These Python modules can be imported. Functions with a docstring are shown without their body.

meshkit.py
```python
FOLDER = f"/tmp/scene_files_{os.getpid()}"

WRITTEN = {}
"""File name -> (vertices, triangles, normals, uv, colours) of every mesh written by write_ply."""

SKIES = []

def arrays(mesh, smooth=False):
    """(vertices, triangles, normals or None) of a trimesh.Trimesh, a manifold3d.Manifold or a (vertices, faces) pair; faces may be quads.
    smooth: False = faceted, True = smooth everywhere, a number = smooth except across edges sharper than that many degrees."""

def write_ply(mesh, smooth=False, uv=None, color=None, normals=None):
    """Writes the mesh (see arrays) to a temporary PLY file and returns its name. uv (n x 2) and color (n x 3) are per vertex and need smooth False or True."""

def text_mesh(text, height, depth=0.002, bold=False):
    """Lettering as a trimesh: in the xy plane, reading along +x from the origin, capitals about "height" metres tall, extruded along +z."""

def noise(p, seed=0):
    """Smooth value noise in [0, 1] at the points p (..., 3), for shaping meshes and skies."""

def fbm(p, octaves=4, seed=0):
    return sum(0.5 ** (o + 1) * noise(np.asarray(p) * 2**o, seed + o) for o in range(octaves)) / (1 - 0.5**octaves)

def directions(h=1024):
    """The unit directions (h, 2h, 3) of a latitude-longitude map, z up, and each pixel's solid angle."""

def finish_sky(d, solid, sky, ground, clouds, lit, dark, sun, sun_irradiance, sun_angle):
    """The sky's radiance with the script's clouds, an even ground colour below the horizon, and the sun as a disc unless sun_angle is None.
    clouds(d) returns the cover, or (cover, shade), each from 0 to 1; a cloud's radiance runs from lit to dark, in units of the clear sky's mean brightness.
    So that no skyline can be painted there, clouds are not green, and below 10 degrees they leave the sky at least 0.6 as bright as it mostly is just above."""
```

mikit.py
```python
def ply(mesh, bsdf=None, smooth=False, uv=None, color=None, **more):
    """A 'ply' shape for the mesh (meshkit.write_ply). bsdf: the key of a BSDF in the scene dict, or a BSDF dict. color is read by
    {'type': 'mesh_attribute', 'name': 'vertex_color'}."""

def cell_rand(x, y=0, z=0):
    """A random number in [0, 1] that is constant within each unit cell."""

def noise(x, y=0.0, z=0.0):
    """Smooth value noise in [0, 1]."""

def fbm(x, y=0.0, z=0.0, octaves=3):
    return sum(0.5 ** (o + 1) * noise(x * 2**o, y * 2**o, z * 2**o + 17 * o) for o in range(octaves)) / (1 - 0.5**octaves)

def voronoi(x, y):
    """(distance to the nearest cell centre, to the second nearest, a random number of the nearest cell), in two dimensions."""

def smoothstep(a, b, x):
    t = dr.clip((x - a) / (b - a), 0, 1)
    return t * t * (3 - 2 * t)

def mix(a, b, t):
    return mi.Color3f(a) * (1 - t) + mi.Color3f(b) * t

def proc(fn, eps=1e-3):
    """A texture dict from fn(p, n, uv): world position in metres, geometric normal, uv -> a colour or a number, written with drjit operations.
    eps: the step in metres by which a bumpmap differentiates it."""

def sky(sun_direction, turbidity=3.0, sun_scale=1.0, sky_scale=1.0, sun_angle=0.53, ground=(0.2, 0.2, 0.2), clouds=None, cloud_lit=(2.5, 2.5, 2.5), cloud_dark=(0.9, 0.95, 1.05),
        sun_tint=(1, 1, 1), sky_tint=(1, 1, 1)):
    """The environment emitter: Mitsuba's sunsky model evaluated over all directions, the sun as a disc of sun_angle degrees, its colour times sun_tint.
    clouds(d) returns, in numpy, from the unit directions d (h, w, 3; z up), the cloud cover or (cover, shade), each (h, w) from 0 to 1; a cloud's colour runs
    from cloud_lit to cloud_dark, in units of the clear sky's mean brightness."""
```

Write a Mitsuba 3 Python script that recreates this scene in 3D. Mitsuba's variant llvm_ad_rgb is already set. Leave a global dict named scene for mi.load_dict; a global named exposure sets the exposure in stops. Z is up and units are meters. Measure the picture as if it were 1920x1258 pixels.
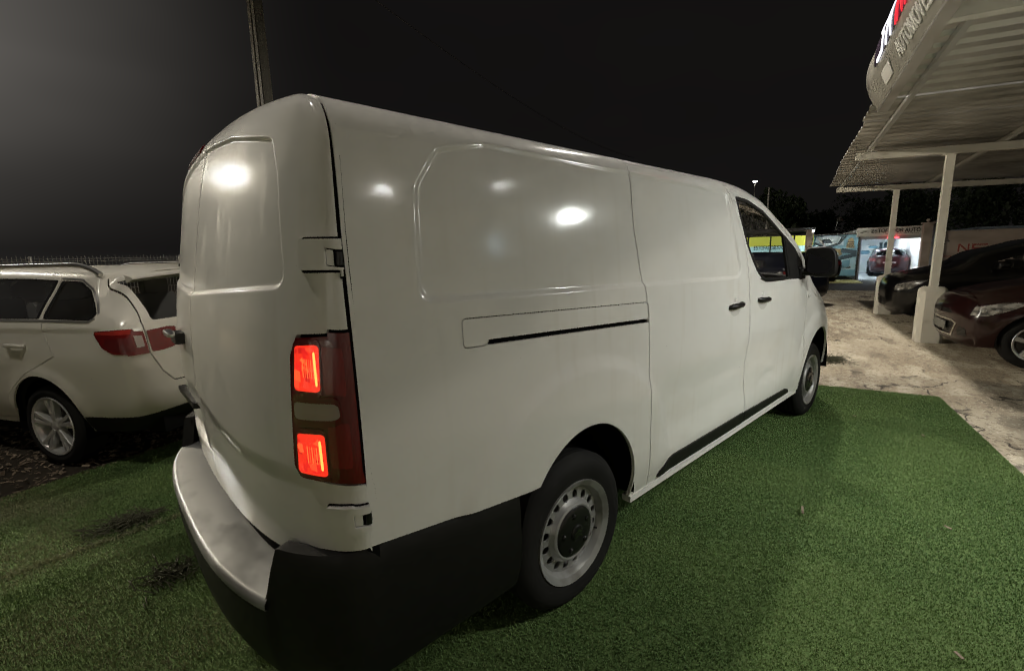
"""A white panel van and other cars on a small car lot at night. Origin: ground under the van's rear axle; x towards the van's nose, y to its left, z up."""
import math
import numpy as np
import trimesh
import shapely
from shapely.geometry import Polygon, Point, box as sbox, LineString
from shapely import affinity
from scipy.interpolate import CubicSpline, PchipInterpolator, LinearNDInterpolator
import mitsuba as mi
import drjit as dr
import mikit
import meshkit
from mikit import noise, fbm, voronoi, cell_rand, smoothstep, mix

T = mi.ScalarTransform4f
scene, labels = {'type': 'scene'}, {}

# ------------------------------------------------------------------ camera
CAM = np.array([-1.3813, -2.0575, 1.4847])
YAW, PITCH, ROLL, FPX = 0.8287, -0.1703, -0.0245, 862.8


def cam_axes():
    f = np.array([math.cos(PITCH) * math.cos(YAW), math.cos(PITCH) * math.sin(YAW), math.sin(PITCH)])
    rt = np.array([math.sin(YAW), -math.cos(YAW), 0])
    up = np.cross(rt, f)
    c, s = math.cos(ROLL), math.sin(ROLL)
    return c * rt + s * up, -s * rt + c * up, f


_rt, _up, _fw = cam_axes()
scene['camera'] = {'type': 'perspective', 'fov': math.degrees(2 * math.atan(960 / FPX)), 'fov_axis': 'x', 'near_clip': 0.05, 'far_clip': 900.0,
                   'to_world': T().look_at(origin=CAM.tolist(), target=(CAM + _fw).tolist(), up=_up.tolist())}
exposure = 0.0

# ------------------------------------------------------------------ night sky: nearly black, with town light on the thin cloud to the left
LIT, DARK = 62.0, 1.12


def town_glow(d):
    """Thin cloud everywhere, lit by the town towards the left."""
    az = np.degrees(np.arctan2(d[..., 1], d[..., 0]))
    side = np.clip((az - 64) / 34, 0, 1.25) ** 2.6 / 1.78 * np.clip((150 - az) / 42, 0, 1) ** 1.5
    n = meshkit.fbm(d * np.array([2.2, 2.2, 4.0]), 4, 3)
    el = np.degrees(np.arcsin(np.clip(d[..., 2], 0, 1)))
    band = np.clip(el / 17, .10, 1) * np.clip((100 - el) / 60, 0, 1)
    return np.ones_like(az), 1 - np.clip(side * band * (.45 + .9 * n) + .012 * n, 0, 1)


scene['sky'] = mikit.sky((-0.35, 0.6, 0.9), turbidity=3, sun_scale=0.0, sky_scale=0.05, ground=(0.05, 0.05, 0.05), clouds=town_glow, cloud_lit=(LIT, LIT * .935, LIT * .85), cloud_dark=(DARK, DARK * .90, DARK * .89))

# lamps of the place: yard lamp on a mast by the canopy's end, lamp over the lane, shaded lamp and flood lamp by the office, street lamp left of the frame,
# the office's lit shop window behind the camera and a mast lamp left of it
YARD, LANE, SHADED, FLOOD, STREET, WINDOW, CORNER = 430.0, 2150.0, 680.0, 480.0, 16000.0, 0.8, 480.0
scene['sky']['sampling_weight'] = .4
# ------------------------------------------------------------------ helpers
def add(key, mesh, bsdf, smooth=32, label=None, cat=None, group=None, kind=None, to_world=None, **more):
    """One entry of the scene; a key that is taken gets the next three-digit number. Returns the key."""
    base, n = key, 0
    while key in scene:
        n += 1
        key = f'{base}_{n:03d}'
    if len(mesh.faces) == 0:
        raise ValueError(key + ' is empty')
    s = mikit.ply(mesh, bsdf, smooth=smooth, **more)
    if to_world is not None:
        s['to_world'] = to_world
    scene[key] = s
    if label or cat or kind:
        tag(key, label, cat, group, kind)
    return key


def tag(key, label=None, cat=None, group=None, kind=None):
    d = labels.setdefault(key, {})
    for k, v in (('label', label), ('category', cat), ('group', group), ('kind', kind)):
        if v:
            d[k] = v
    return key


def cat_(*ms):
    return trimesh.util.concatenate([m for m in ms if m is not None])


def box(sx, sy, sz, c=(0, 0, 0), bevel=0.0):
    if bevel > 0:
        b = min(bevel, sx / 2.01, sy / 2.01, sz / 2.01)
        pts = []
        for i in (-1, 1):
            for j in (-1, 1):
                for k in (-1, 1):
                    x, y, z = i * sx / 2, j * sy / 2, k * sz / 2
                    pts += [(x - i * b, y - j * b * .29, z - k * b * .29), (x - i * b * .29, y - j * b, z - k * b * .29), (x - i * b * .29, y - j * b * .29, z - k * b)]
        m = trimesh.Trimesh(np.array(pts)).convex_hull
    else:
        m = trimesh.creation.box((sx, sy, sz))
    m.apply_translation(c)
    return m


def frame_m(o, ex, ey, ez):
    M = np.eye(4)
    M[:3, 0], M[:3, 1], M[:3, 2], M[:3, 3] = ex, ey, ez, o
    return M


def bar(a, b, w, h=None, bevel=0.0, up=(0, 0, 1)):
    """A rectangular bar from a to b, w wide and h high."""
    a, b = np.asarray(a, float), np.asarray(b, float)
    d = b - a
    L = np.linalg.norm(d)
    d /= L
    u = np.asarray(up, float)
    if abs(d @ u) > .98:
        u = np.array([1., 0, 0])
    s = np.cross(u, d)
    s /= np.linalg.norm(s)
    u = np.cross(d, s)
    m = box(L, w, h or w, bevel=bevel)
    m.apply_transform(frame_m((a + b) / 2, d, s, u))
    return m


def rod(pts, r, sides=10, caps=True):
    """A round tube along a polyline; r is a number or one radius per point."""
    p = np.asarray(pts, float)
    n = len(p)
    r = np.broadcast_to(np.asarray(r, float), (n,))
    t = np.gradient(p, axis=0)
    t /= np.linalg.norm(t, axis=1, keepdims=True)
    ref = np.array([0, 0, 1.]) if abs(t[0][2]) < .9 else np.array([1., 0, 0])
    a = np.cross(t, ref)
    a /= np.linalg.norm(a, axis=1, keepdims=True)
    b = np.cross(t, a)
    ang = np.arange(sides) * 2 * np.pi / sides
    v = (p[:, None] + r[:, None, None] * (np.cos(ang)[None, :, None] * a[:, None] + np.sin(ang)[None, :, None] * b[:, None])).reshape(-1, 3)
    i, j = np.meshgrid(np.arange(n - 1), np.arange(sides), indexing='ij')
    q = np.stack([i * sides + j, (i + 1) * sides + j, (i + 1) * sides + (j + 1) % sides, i * sides + (j + 1) % sides], -1).reshape(-1, 4)
    f = np.vstack([q[:, [0, 1, 2]], q[:, [0, 2, 3]]])
    if caps:
        k = np.arange(1, sides - 1)
        f = np.vstack([f, np.stack([0 * k, k, k + 1], 1), np.stack([0 * k, k + 1, k], 1) + (n - 1) * sides])
    return trimesh.Trimesh(v, f, process=False)


def lathe(prof, n=64, axis='y', a0=0.0):
    """Profile of (radius, along) pairs turned about an axis."""
    prof = np.asarray(prof, float)
    ang = a0 + np.arange(n) * 2 * np.pi / n
    r, h = prof[:, 0], prof[:, 1]
    v = np.stack([r[:, None] * np.cos(ang), np.broadcast_to(h[:, None], (len(h), n)), r[:, None] * np.sin(ang)], -1).reshape(-1, 3)
    i, j = np.meshgrid(np.arange(len(prof) - 1), np.arange(n), indexing='ij')
    q = np.stack([i * n + j, i * n + (j + 1) % n, (i + 1) * n + (j + 1) % n, (i + 1) * n + j], -1).reshape(-1, 4)
    m = trimesh.Trimesh(v, np.vstack([q[:, [0, 1, 2]], q[:, [0, 2, 3]]]), process=False)
    if axis == 'z':
        m.apply_transform(trimesh.transformations.rotation_matrix(math.pi / 2, [1, 0, 0]))
    return m


def prism(poly, h, M=None):
    m = trimesh.creation.extrude_polygon(poly, h, engine='earcut')
    if M is not None:
        m.apply_transform(M)
    return m


def rrect(x0, y0, x1, y1, r):
    return sbox(x0 + r, y0 + r, x1 - r, y1 - r).buffer(r, quad_segs=5)


def soft_poly(pts, r):
    """A polygon with its corners rounded to about r."""
    p = Polygon(pts)
    return p.buffer(-r, quad_segs=6).buffer(2 * r, quad_segs=6).buffer(-r, quad_segs=6)


def sdf(poly, x, y):
    """Signed distance to a polygon, positive inside."""
    pts = shapely.points(x.ravel(), y.ravel())
    d = shapely.distance(poly.exterior, pts)
    inside = shapely.contains_xy(poly, x.ravel(), y.ravel())
    return np.where(inside, d, -d).reshape(x.shape)


def sstep(a, b, x):
    t = np.clip((x - a) / (b - a), 0, 1)
    return t * t * (3 - 2 * t)


def densify(ring, step):
    p = np.asarray(ring.coords)
    out = []
    for a, b in zip(p[:-1], p[1:]):
        n = max(1, int(math.ceil(np.linalg.norm(b - a) / step)))
        out.append(a + (b - a) * (np.arange(n) / n)[:, None])
    return np.vstack(out)


def panel(surf, poly, da, db, lip=0.0, off=0.0, flip=False, back=None):
    """The part of the surface surf(a, b) -> points that lies inside poly (in the surface's own a, b); lip turns its edges inwards by so much,
    off lifts it along the normal, back closes it behind at that depth. All vertices get the surface's position, so that shading stays smooth."""
    polys = [g for g in getattr(poly, 'geoms', [poly]) if g.geom_type == 'Polygon' and g.area > 1e-7]
    e = 1e-3

    def pos(ab, o=0.0):
        a, b = ab[:, 0], ab[:, 1]
        P = surf(a, b)
        if o != 0.0:
            P = P + o * nrm(ab)
        return P

    def nrm(ab):
        a, b = ab[:, 0], ab[:, 1]
        n = np.cross(surf(a + e, b) - surf(a - e, b), surf(a, b + e) - surf(a, b - e))
        n /= np.maximum(np.linalg.norm(n, axis=1, keepdims=True), 1e-12)
        return -n if flip else n

    out = []
    for pg in polys:
        a0, b0, a1, b1 = pg.bounds
        na, nb = max(2, int((a1 - a0) / da)), max(2, int((b1 - b0) / db))
        ga, gb = np.linspace(a0, a1, na + 1), np.linspace(b0, b1, nb + 1)
        A, B = np.meshgrid(ga, gb, indexing='ij')
        shapely.prepare(pg)
        ins = shapely.contains_xy(pg, A.ravel(), B.ravel()).reshape(A.shape)
        cells = shapely.box(A[:-1, :-1], B[:-1, :-1], A[1:, 1:], B[1:, 1:])
        shapely.prepare(pg.boundary)
        cut = shapely.intersects(pg.boundary, cells)
        full = ins[:-1, :-1] & ins[1:, 1:] & ins[1:, :-1] & ins[:-1, 1:] & ~cut
        idx = np.arange(A.size).reshape(A.shape)
        q = np.stack([idx[:-1, :-1][full], idx[1:, :-1][full], idx[1:, 1:][full], idx[:-1, 1:][full]], 1)
        V = [np.stack([A.ravel(), B.ravel()], 1)]
        F = [q[:, [0, 1, 2]], q[:, [0, 2, 3]]]
        n = A.size
        for g in shapely.intersection(cells[cut], pg):
            for h in getattr(g, 'geoms', [g]):
                if h.geom_type != 'Polygon' or h.area < 1e-9:
                    continue
                v, f = trimesh.creation.triangulate_polygon(h, engine='earcut')
                V.append(v)
                F.append(f + n)
                n += len(v)
        V, F = np.vstack(V), np.vstack(F)
        key = np.round(V / 1e-6).astype(np.int64)
        _, first, inv = np.unique(key, axis=0, return_index=True, return_inverse=True)
        V, F = V[first], inv.ravel()[F]
        ar = (V[F[:, 1]] - V[F[:, 0]])
        br = (V[F[:, 2]] - V[F[:, 0]])
        c = ar[:, 0] * br[:, 1] - ar[:, 1] * br[:, 0]
        F = np.where((c < 0)[:, None], F[:, ::-1], F)[np.abs(c) > 1e-12]
        used = np.unique(F)
        remap = np.full(len(V), -1)
        remap[used] = np.arange(len(used))
        V, F = V[used], remap[F]
        P = pos(V, off)
        out.append(trimesh.Trimesh(P, F[:, ::-1] if flip else F, process=False))
        if back is not None:
            out.append(trimesh.Trimesh(pos(V, off - back), F if flip else F[:, ::-1], process=False))
        depth = back if back is not None else lip
        if depth:
            for ring, sgn in [(pg.exterior, 1)] + [(r, -1) for r in pg.interiors]:
                r = densify(ring, 0.6 * min(da, db))
                ccw = shapely.is_ccw(ring)
                if ccw != (sgn == 1):
                    r = r[::-1]
                top, bot = pos(r, off), pos(r, off - depth)
                m = len(r)
                i = np.arange(m)
                j = (i + 1) % m
                f = np.vstack([np.stack([i, i + m, j + m], 1), np.stack([i, j + m, j], 1)])
                out.append(trimesh.Trimesh(np.vstack([top, bot]), f[:, ::-1] if flip else f, process=False))
    return cat_(*out)


class Loft:
    """A car body: half sections of (y, z) points from the sill to the roof's middle at stations along x, joined smoothly. side = -1 right, +1 left."""

    def __init__(self, stations, disp=None, knots=None):
        xs = np.array([s[0] for s in stations], float)
        c = np.array([s[1] for s in stations], float)
        ref = c[knots if knots is not None else 0]
        k = np.concatenate([[0], np.cumsum(np.linalg.norm(np.diff(ref, axis=0), axis=1) ** .75)])
        self.k = k / k[-1]
        self.px = PchipInterpolator(xs, c, axis=0)
        self.basis = CubicSpline(self.k, np.eye(len(k)), bc_type='natural')
        self.x0, self.x1, self.disp = xs[0], xs[-1], disp
        self.tt = np.linspace(0, 1, 600)
        self.bt = self.basis(self.tt)

    def yz(self, x, t):
        c = self.px(np.clip(x, self.x0, self.x1))
        w = self.basis(np.clip(t, -.02, 1.0))
        return np.einsum('nk,nkj->nj', w, c)

    def t_of(self, x, z):
        """The section parameter at height z, on the side and over the shoulder up to the roof's edge."""
        x, z = np.atleast_1d(np.asarray(x, float)), np.atleast_1d(np.asarray(z, float))
        c = self.px(np.clip(x, self.x0, self.x1))
        zz = np.einsum('tk,nk->nt', self.bt, c[:, :, 1])
        zz = np.maximum.accumulate(zz, axis=1) + 1e-7 * np.arange(600)
        return np.array([np.interp(v, row, self.tt) for v, row in zip(z, zz)])

    def base(self, x, t, side=-1):
        q = self.yz(x, t)
        return np.stack([x, side * q[:, 0], q[:, 1]], 1)

    def surf(self, side=-1):
        def f(x, t):
            x, t = np.asarray(x, float), np.asarray(t, float)
            P = self.base(x, t, side)
            if self.disp is not None:
                e = 2e-3
                n = np.cross(self.base(x + e, t, side) - self.base(x - e, t, side), self.base(x, t + e, side) - self.base(x, t - e, side))
                n *= -side / np.maximum(np.linalg.norm(n, axis=1, keepdims=True), 1e-12)
                P = P + n * self.disp(P[:, 0], P[:, 2], t, side)[:, None]
            return P
        return f

    def poly(self, xz, step=0.02):
        """A polygon of (x, z) as seen from the side, turned into the body's own parameters."""
        pg = Polygon(xz) if isinstance(xz, (list, tuple)) else xz

        def ring(r):
            p = densify(r, step)
            return np.stack([p[:, 0], self.t_of(p[:, 0], p[:, 1])], 1)
        return shapely.union_all([Polygon(ring(g.exterior), [ring(r) for r in g.interiors]).buffer(0) for g in getattr(pg, 'geoms', [pg]) if g.geom_type == 'Polygon'])

    def panel(self, xz, side=-1, da=.02, dt=.01, **kw):
        pg = self.poly(xz) if not isinstance(xz, tuple) else xz[0]
        return panel(self.surf(side), pg, da, dt, flip=(side > 0), **kw)

    def at(self, x, z, side=-1, off=0.0):
        """Point and outward normal at (x, z) of the side view."""
        x, z = np.atleast_1d(np.asarray(x, float)), np.atleast_1d(np.asarray(z, float))
        t = self.t_of(x, z)
        f, e = self.surf(side), 2e-3
        P = f(x, t)
        n = np.cross(f(x + e, t) - f(x - e, t), f(x, t + e) - f(x, t - e)) * (-side)
        n /= np.linalg.norm(n, axis=1, keepdims=True)
        return P + off * n, n
# ------------------------------------------------------------------ materials
def rgb(*c):
    return {'type': 'rgb', 'value': list(c)}


def P(c, rough=.5, **k):
    return {'type': 'twosided', 'bsdf': {'type': 'principled', 'base_color': c if isinstance(c, dict) else rgb(*c), 'roughness': rough if isinstance(rough, dict) else float(rough), **k}}


def gloss(c, alpha=.05):
    """Lacquered paint: a diffuse ground under a clear glossy film."""
    return {'type': 'twosided', 'bsdf': {'type': 'roughplastic', 'diffuse_reflectance': c if isinstance(c, dict) else rgb(*c), 'int_ior': 1.52, 'alpha': alpha, 'distribution': 'ggx'}}


def bumped(b, fn, eps=2e-3, scale=1.0):
    return {'type': 'twosided', 'bsdf': {'type': 'bumpmap', 'arbitrary': mikit.proc(fn, eps=eps), 'scale': scale, 'bsdf': b['bsdf'] if b['type'] == 'twosided' else b}}


def dust(p, s=1.0):
    return fbm(p.x * 3 * s, p.y * 3 * s, p.z * 2 * s, 4)


def grime(p, n, uv):
    """Dried rain marks and road film: thin streaks and blotches."""
    streak = smoothstep(.52, .80, fbm(p.x * 22, p.y * 22, p.z * 1.6, 4))
    blot = smoothstep(.50, .78, fbm(p.x * 3.5, p.y * 3.5, p.z * 4.5, 5))
    return .06 + .30 * streak + .35 * blot


scene.update({
    'van_film': gloss((.62, .61, .58), .012),
    'van_dust': P((.54, .515, .465), .55, specular=.4),
    'van_paint': {'type': 'blendbsdf', 'weight': mikit.proc(grime), 'a': {'type': 'ref', 'id': 'van_film'}, 'b': {'type': 'ref', 'id': 'van_dust'}},
    'black_plastic': P(mikit.proc(lambda p, n, uv: mix((.0055, .0055, .0055), (.0095, .009, .0085), fbm(p.x * 30, p.y * 30, p.z * 30, 3))), .46, specular=.22),
    'black_gloss': P((.007, .007, .007), .25, specular=.35),
    'black_matt': P((.004, .004, .004), .9, specular=.1),
    'rubber': P(mikit.proc(lambda p, n, uv: mix((.0065, .0065, .0065), (.016, .0155, .0145), dust(p, 2.5))), .75, specular=.15),
    'steel_paint': P(mikit.proc(lambda p, n, uv: mix((.27, .27, .265), (.17, .165, .155), smoothstep(.45, .75, dust(p, 4)))), .36, metallic=.35, specular=.5),
    'dark_metal': P((.06, .055, .05), .6, metallic=.5),
    'chrome': P((.75, .75, .74), .12, metallic=1.0),
    'dark_chrome': P((.28, .28, .28), .2, metallic=1.0),
    'mirror': P((.85, .87, .88), .02, metallic=1.0),
    'handle_dish': P((.50, .49, .46), .4, specular=.5),
    'clear_lens': P((.45, .44, .42), .10, specular=.6, clearcoat=1.0),
    'red_lens': gloss((.10, .002, .004), .03),
    'red_lens_pale': gloss((.17, .004, .006), .06),
    'dark_red': P((.09, .004, .005), .3, clearcoat=.6),
    'lamp_bezel': P((.30, .02, .015), .3),
    'smoked_lens': P((.30, .24, .22), .14, specular=.6, clearcoat=1.0),
    'plate_white': P((.62, .62, .60), .4),
    'tread_plate': P(mikit.proc(lambda p, n, uv: mix((.20, .20, .195), (.10, .10, .095), smoothstep(.42, .66, fbm(p.x * 9, p.y * 5, p.z, 4)))), mikit.proc(lambda p, n, uv: .30 + .25 * fbm(p.x * 14, p.y * 9, p.z, 3)), metallic=.3, specular=.5),
    'seat_cloth': P((.03, .03, .034), .8),
    'pane': {'type': 'thindielectric', 'int_ior': 1.5},
    'tint_pane': {'type': 'thindielectric', 'int_ior': 1.52},
})
# ------------------------------------------------------------------ the van's surfaces
VB = [(.912, .335), (.938, .50), (.952, .80), (.950, 1.10), (.939, 1.33), (.925, 1.56), (.910, 1.73), (.888, 1.825), (.835, 1.885), (.69, 1.922), (.38, 1.950), (0, 1.962)]


def _st(tail, n=4):
    return VB[:n] + tail


VAN = Loft([
    (-.93, VB), (0, VB), (.8, VB), (1.3, VB),
    (1.65, _st([(.938, 1.32), (.922, 1.54), (.905, 1.715), (.882, 1.815), (.825, 1.878), (.68, 1.915), (.38, 1.945), (0, 1.955)])),
    (2.0, _st([(.937, 1.31), (.917, 1.50), (.896, 1.665), (.869, 1.775), (.81, 1.842), (.68, 1.885), (.38, 1.92), (0, 1.93)])),
    (2.4, _st([(.935, 1.29), (.910, 1.43), (.887, 1.56), (.862, 1.655), (.82, 1.722), (.68, 1.78), (.38, 1.83), (0, 1.845)])),
    (2.7, _st([(.935, 1.25), (.913, 1.36), (.896, 1.46), (.876, 1.54), (.84, 1.595), (.70, 1.635), (.38, 1.67), (0, 1.68)])),
    (2.95, _st([(.935, 1.20), (.920, 1.275), (.907, 1.33), (.891, 1.385), (.86, 1.43), (.72, 1.475), (.4, 1.51), (0, 1.52)])),
    (3.15, [(.912, .335), (.938, .50), (.952, .78), (.948, 1.02), (.935, 1.10), (.925, 1.15), (.912, 1.19), (.895, 1.22), (.865, 1.25), (.72, 1.30), (.4, 1.35), (0, 1.365)]),
    (3.5, [(.905, .335), (.925, .50), (.935, .75), (.928, .93), (.912, 1.0), (.90, 1.04), (.885, 1.065), (.865, 1.085), (.82, 1.105), (.70, 1.125), (.4, 1.15), (0, 1.16)]),
    (3.8, [(.85, .335), (.87, .50), (.878, .70), (.868, .84), (.85, .90), (.835, .94), (.815, .965), (.79, .985), (.74, 1.0), (.62, 1.02), (.36, 1.045), (0, 1.06)]),
    (4.0, [(.72, .335), (.75, .50), (.758, .66), (.75, .76), (.73, .81), (.71, .84), (.68, .865), (.64, .88), (.58, .89), (.47, .905), (.27, .92), (0, .93)]),
    (4.12, [(.42, .34), (.45, .48), (.455, .6), (.45, .68), (.44, .71), (.42, .73), (.40, .745), (.37, .755), (.33, .76), (.26, .77), (.15, .775), (0, .78)]),
])
SEAM = -.912                                # where the rear doors end on the side


def seam_x(z):
    return SEAM + .012 * sstep(1.5, 1.9, z)


def van_disp(x, z, t, side):
    d = np.zeros_like(x)
    m = z > 1.2
    if m.any():
        d[m] -= .0085 * sstep(-.004, .009, sdf(VPANEL, x[m], z[m]))
    # the slight waviness of pressed sheet metal
    q = np.stack([x * 4.2, z * 5.5, 0 * x + side * 3], 1)
    d += .0011 * (meshkit.fbm(q, 3, 5) - .5)
    # flared arch over the rear wheel, hollow low in the doors, flare of the front wing
    r = np.hypot((x - .03) / 1.0, (z - .36) / 1.0)
    d += .014 * sstep(.74, .66, r) * sstep(.25, .5, z)
    k = sstep(.42, .62, z) * sstep(.98, .74, z) * sstep(.50, .75, x) * sstep(2.75, 2.2, x)
    d -= .020 * k
    r = np.hypot(x - 3.275, z - .40)
    d += .016 * sstep(.62, .50, r) * sstep(2.6, 2.95, x)
    return d


VPANEL = soft_poly([(-.70, 1.365), (1.56, 1.325), (1.36, 1.815), (-.40, 1.835), (-.60, 1.79), (-.68, 1.68)], .05)
VAN.disp = van_disp


class Rear:
    """The van's rear: phi from -90 (right seam) to 90 degrees (left seam), psi from 0 (bumper) to 1 (roof)."""
    z0, H = .52, 1.355

    def __init__(self):
        zs = np.linspace(.33, 1.885, 200)
        t = VAN.t_of(np.full(200, -.9), zs)
        yz = VAN.yz(np.full(200, -.9), t)
        self.W = lambda psi: np.interp(self.z0 + psi * self.H, zs, yz[:, 0])
        tt = np.linspace(.55, 1, 300)
        top = VAN.yz(np.full(300, -.9), tt)
        o = np.argsort(top[:, 0])
        self.cam = lambda y: np.interp(y, top[o, 0], top[o, 1]) - (self.z0 + self.H)
        self.yc = float(self.W(1.0))
        pz = np.array([.52, .62, .75, .88, 1.0, 1.15, 1.30, 1.45, 1.60, 1.75, 1.86, 1.915, 1.945, 1.958, 1.965])
        px = np.array([-1.092, -1.104, -1.114, -1.121, -1.124, -1.121, -1.110, -1.087, -1.062, -1.034, -1.006, -.985, -.962, -.938, seam_x(1.965)])
        self.D = PchipInterpolator((pz - self.z0) / (1.965 - self.z0), seam_x(pz) - px)

    def __call__(self, phi, psi, raw=False):
        s = np.sin(np.clip(phi, -np.pi / 2, np.pi / 2))
        psi = np.clip(psi, 0, 1)
        W = self.W(psi)
        y = W * s
        z = self.z0 + psi * (self.H + self.cam(np.abs(s) * self.yc))
        a = np.abs(s)
        x = seam_x(z) - self.D(psi) * np.sqrt(np.maximum(1 - a ** 2.8, 0))
        # tuck the surface in a little: number plate dip, window panels
        if not raw:
            for w in RWIN:
                q = sdf(w, y, z)
                x = x + .009 * sstep(-.004, .010, q)
            q = sdf(RPLATE, y, z)
            x = x + .035 * sstep(-.004, .016, q)
            q = sdf(RSWAGE, y, z)
            x = x + .012 * sstep(-.03, .05, q)
        return np.stack([x, y, z], -1)

    def inv(self, y, z):
        y, z = np.asarray(y, float), np.asarray(z, float)
        psi = (z - self.z0) / (1.965 - self.z0)
        for _ in range(30):
            W = self.W(np.clip(psi, 0, 1))
            s = np.clip(y / W, -1, 1)
            psi = (z - self.z0) / (self.H + self.cam(np.abs(s) * self.yc))
        return np.arcsin(s), np.clip(psi, 0, 1)

    def poly(self, yz, step=.015):
        pg = Polygon(yz) if isinstance(yz, (list, tuple)) else yz

        def ring(r):
            p = densify(r, step)
            return np.stack(self.inv(p[:, 0], p[:, 1]), 1)
        return shapely.union_all([Polygon(ring(g.exterior), [ring(r) for r in g.interiors]).buffer(0) for g in getattr(pg, 'geoms', [pg]) if g.geom_type == 'Polygon'])

    def at(self, y, z, off=0.0):
        y, z = np.atleast_1d(np.asarray(y, float)), np.atleast_1d(np.asarray(z, float))
        a, b = self.inv(y, z)
        e = 2e-3
        a = np.clip(a, -np.pi / 2 + 2 * e, np.pi / 2 - 2 * e)
        P = self(a, b)
        n = -np.cross(self(a + e, b) - self(a - e, b), self(a, b + e) - self(a, b - e))
        n /= np.linalg.norm(n, axis=1, keepdims=True)
        return P + off * n, n


_rw = [(-.81, 1.420), (-.765, 1.70), (-.722, 1.80), (-.40, 1.858), (-.07, 1.885)]
RWIN = [soft_poly([(0, 1.375)] + _rw + [(0, 1.888)] + [(-a, b) for a, b in _rw[::-1]], .04)]
RPLATE = soft_poly([(.05, .74), (.62, .74), (.60, .915), (.07, .915)], .02)
RSWAGE = Polygon([(-2, .3), (2, .3), (2, .93), (.62, .95), (.55, 1.0), (.05, 1.0), (-.05, .98), (-.5, .93), (-2, .9)])
REAR = Rear()
# ------------------------------------------------------------------ the van
def arch(cx, cz, rx, rz):
    a = np.linspace(0, 2 * np.pi, 72, endpoint=False)
    return Polygon(np.stack([cx + rx * np.cos(a), cz + rz * np.sin(a)], 1))


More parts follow.
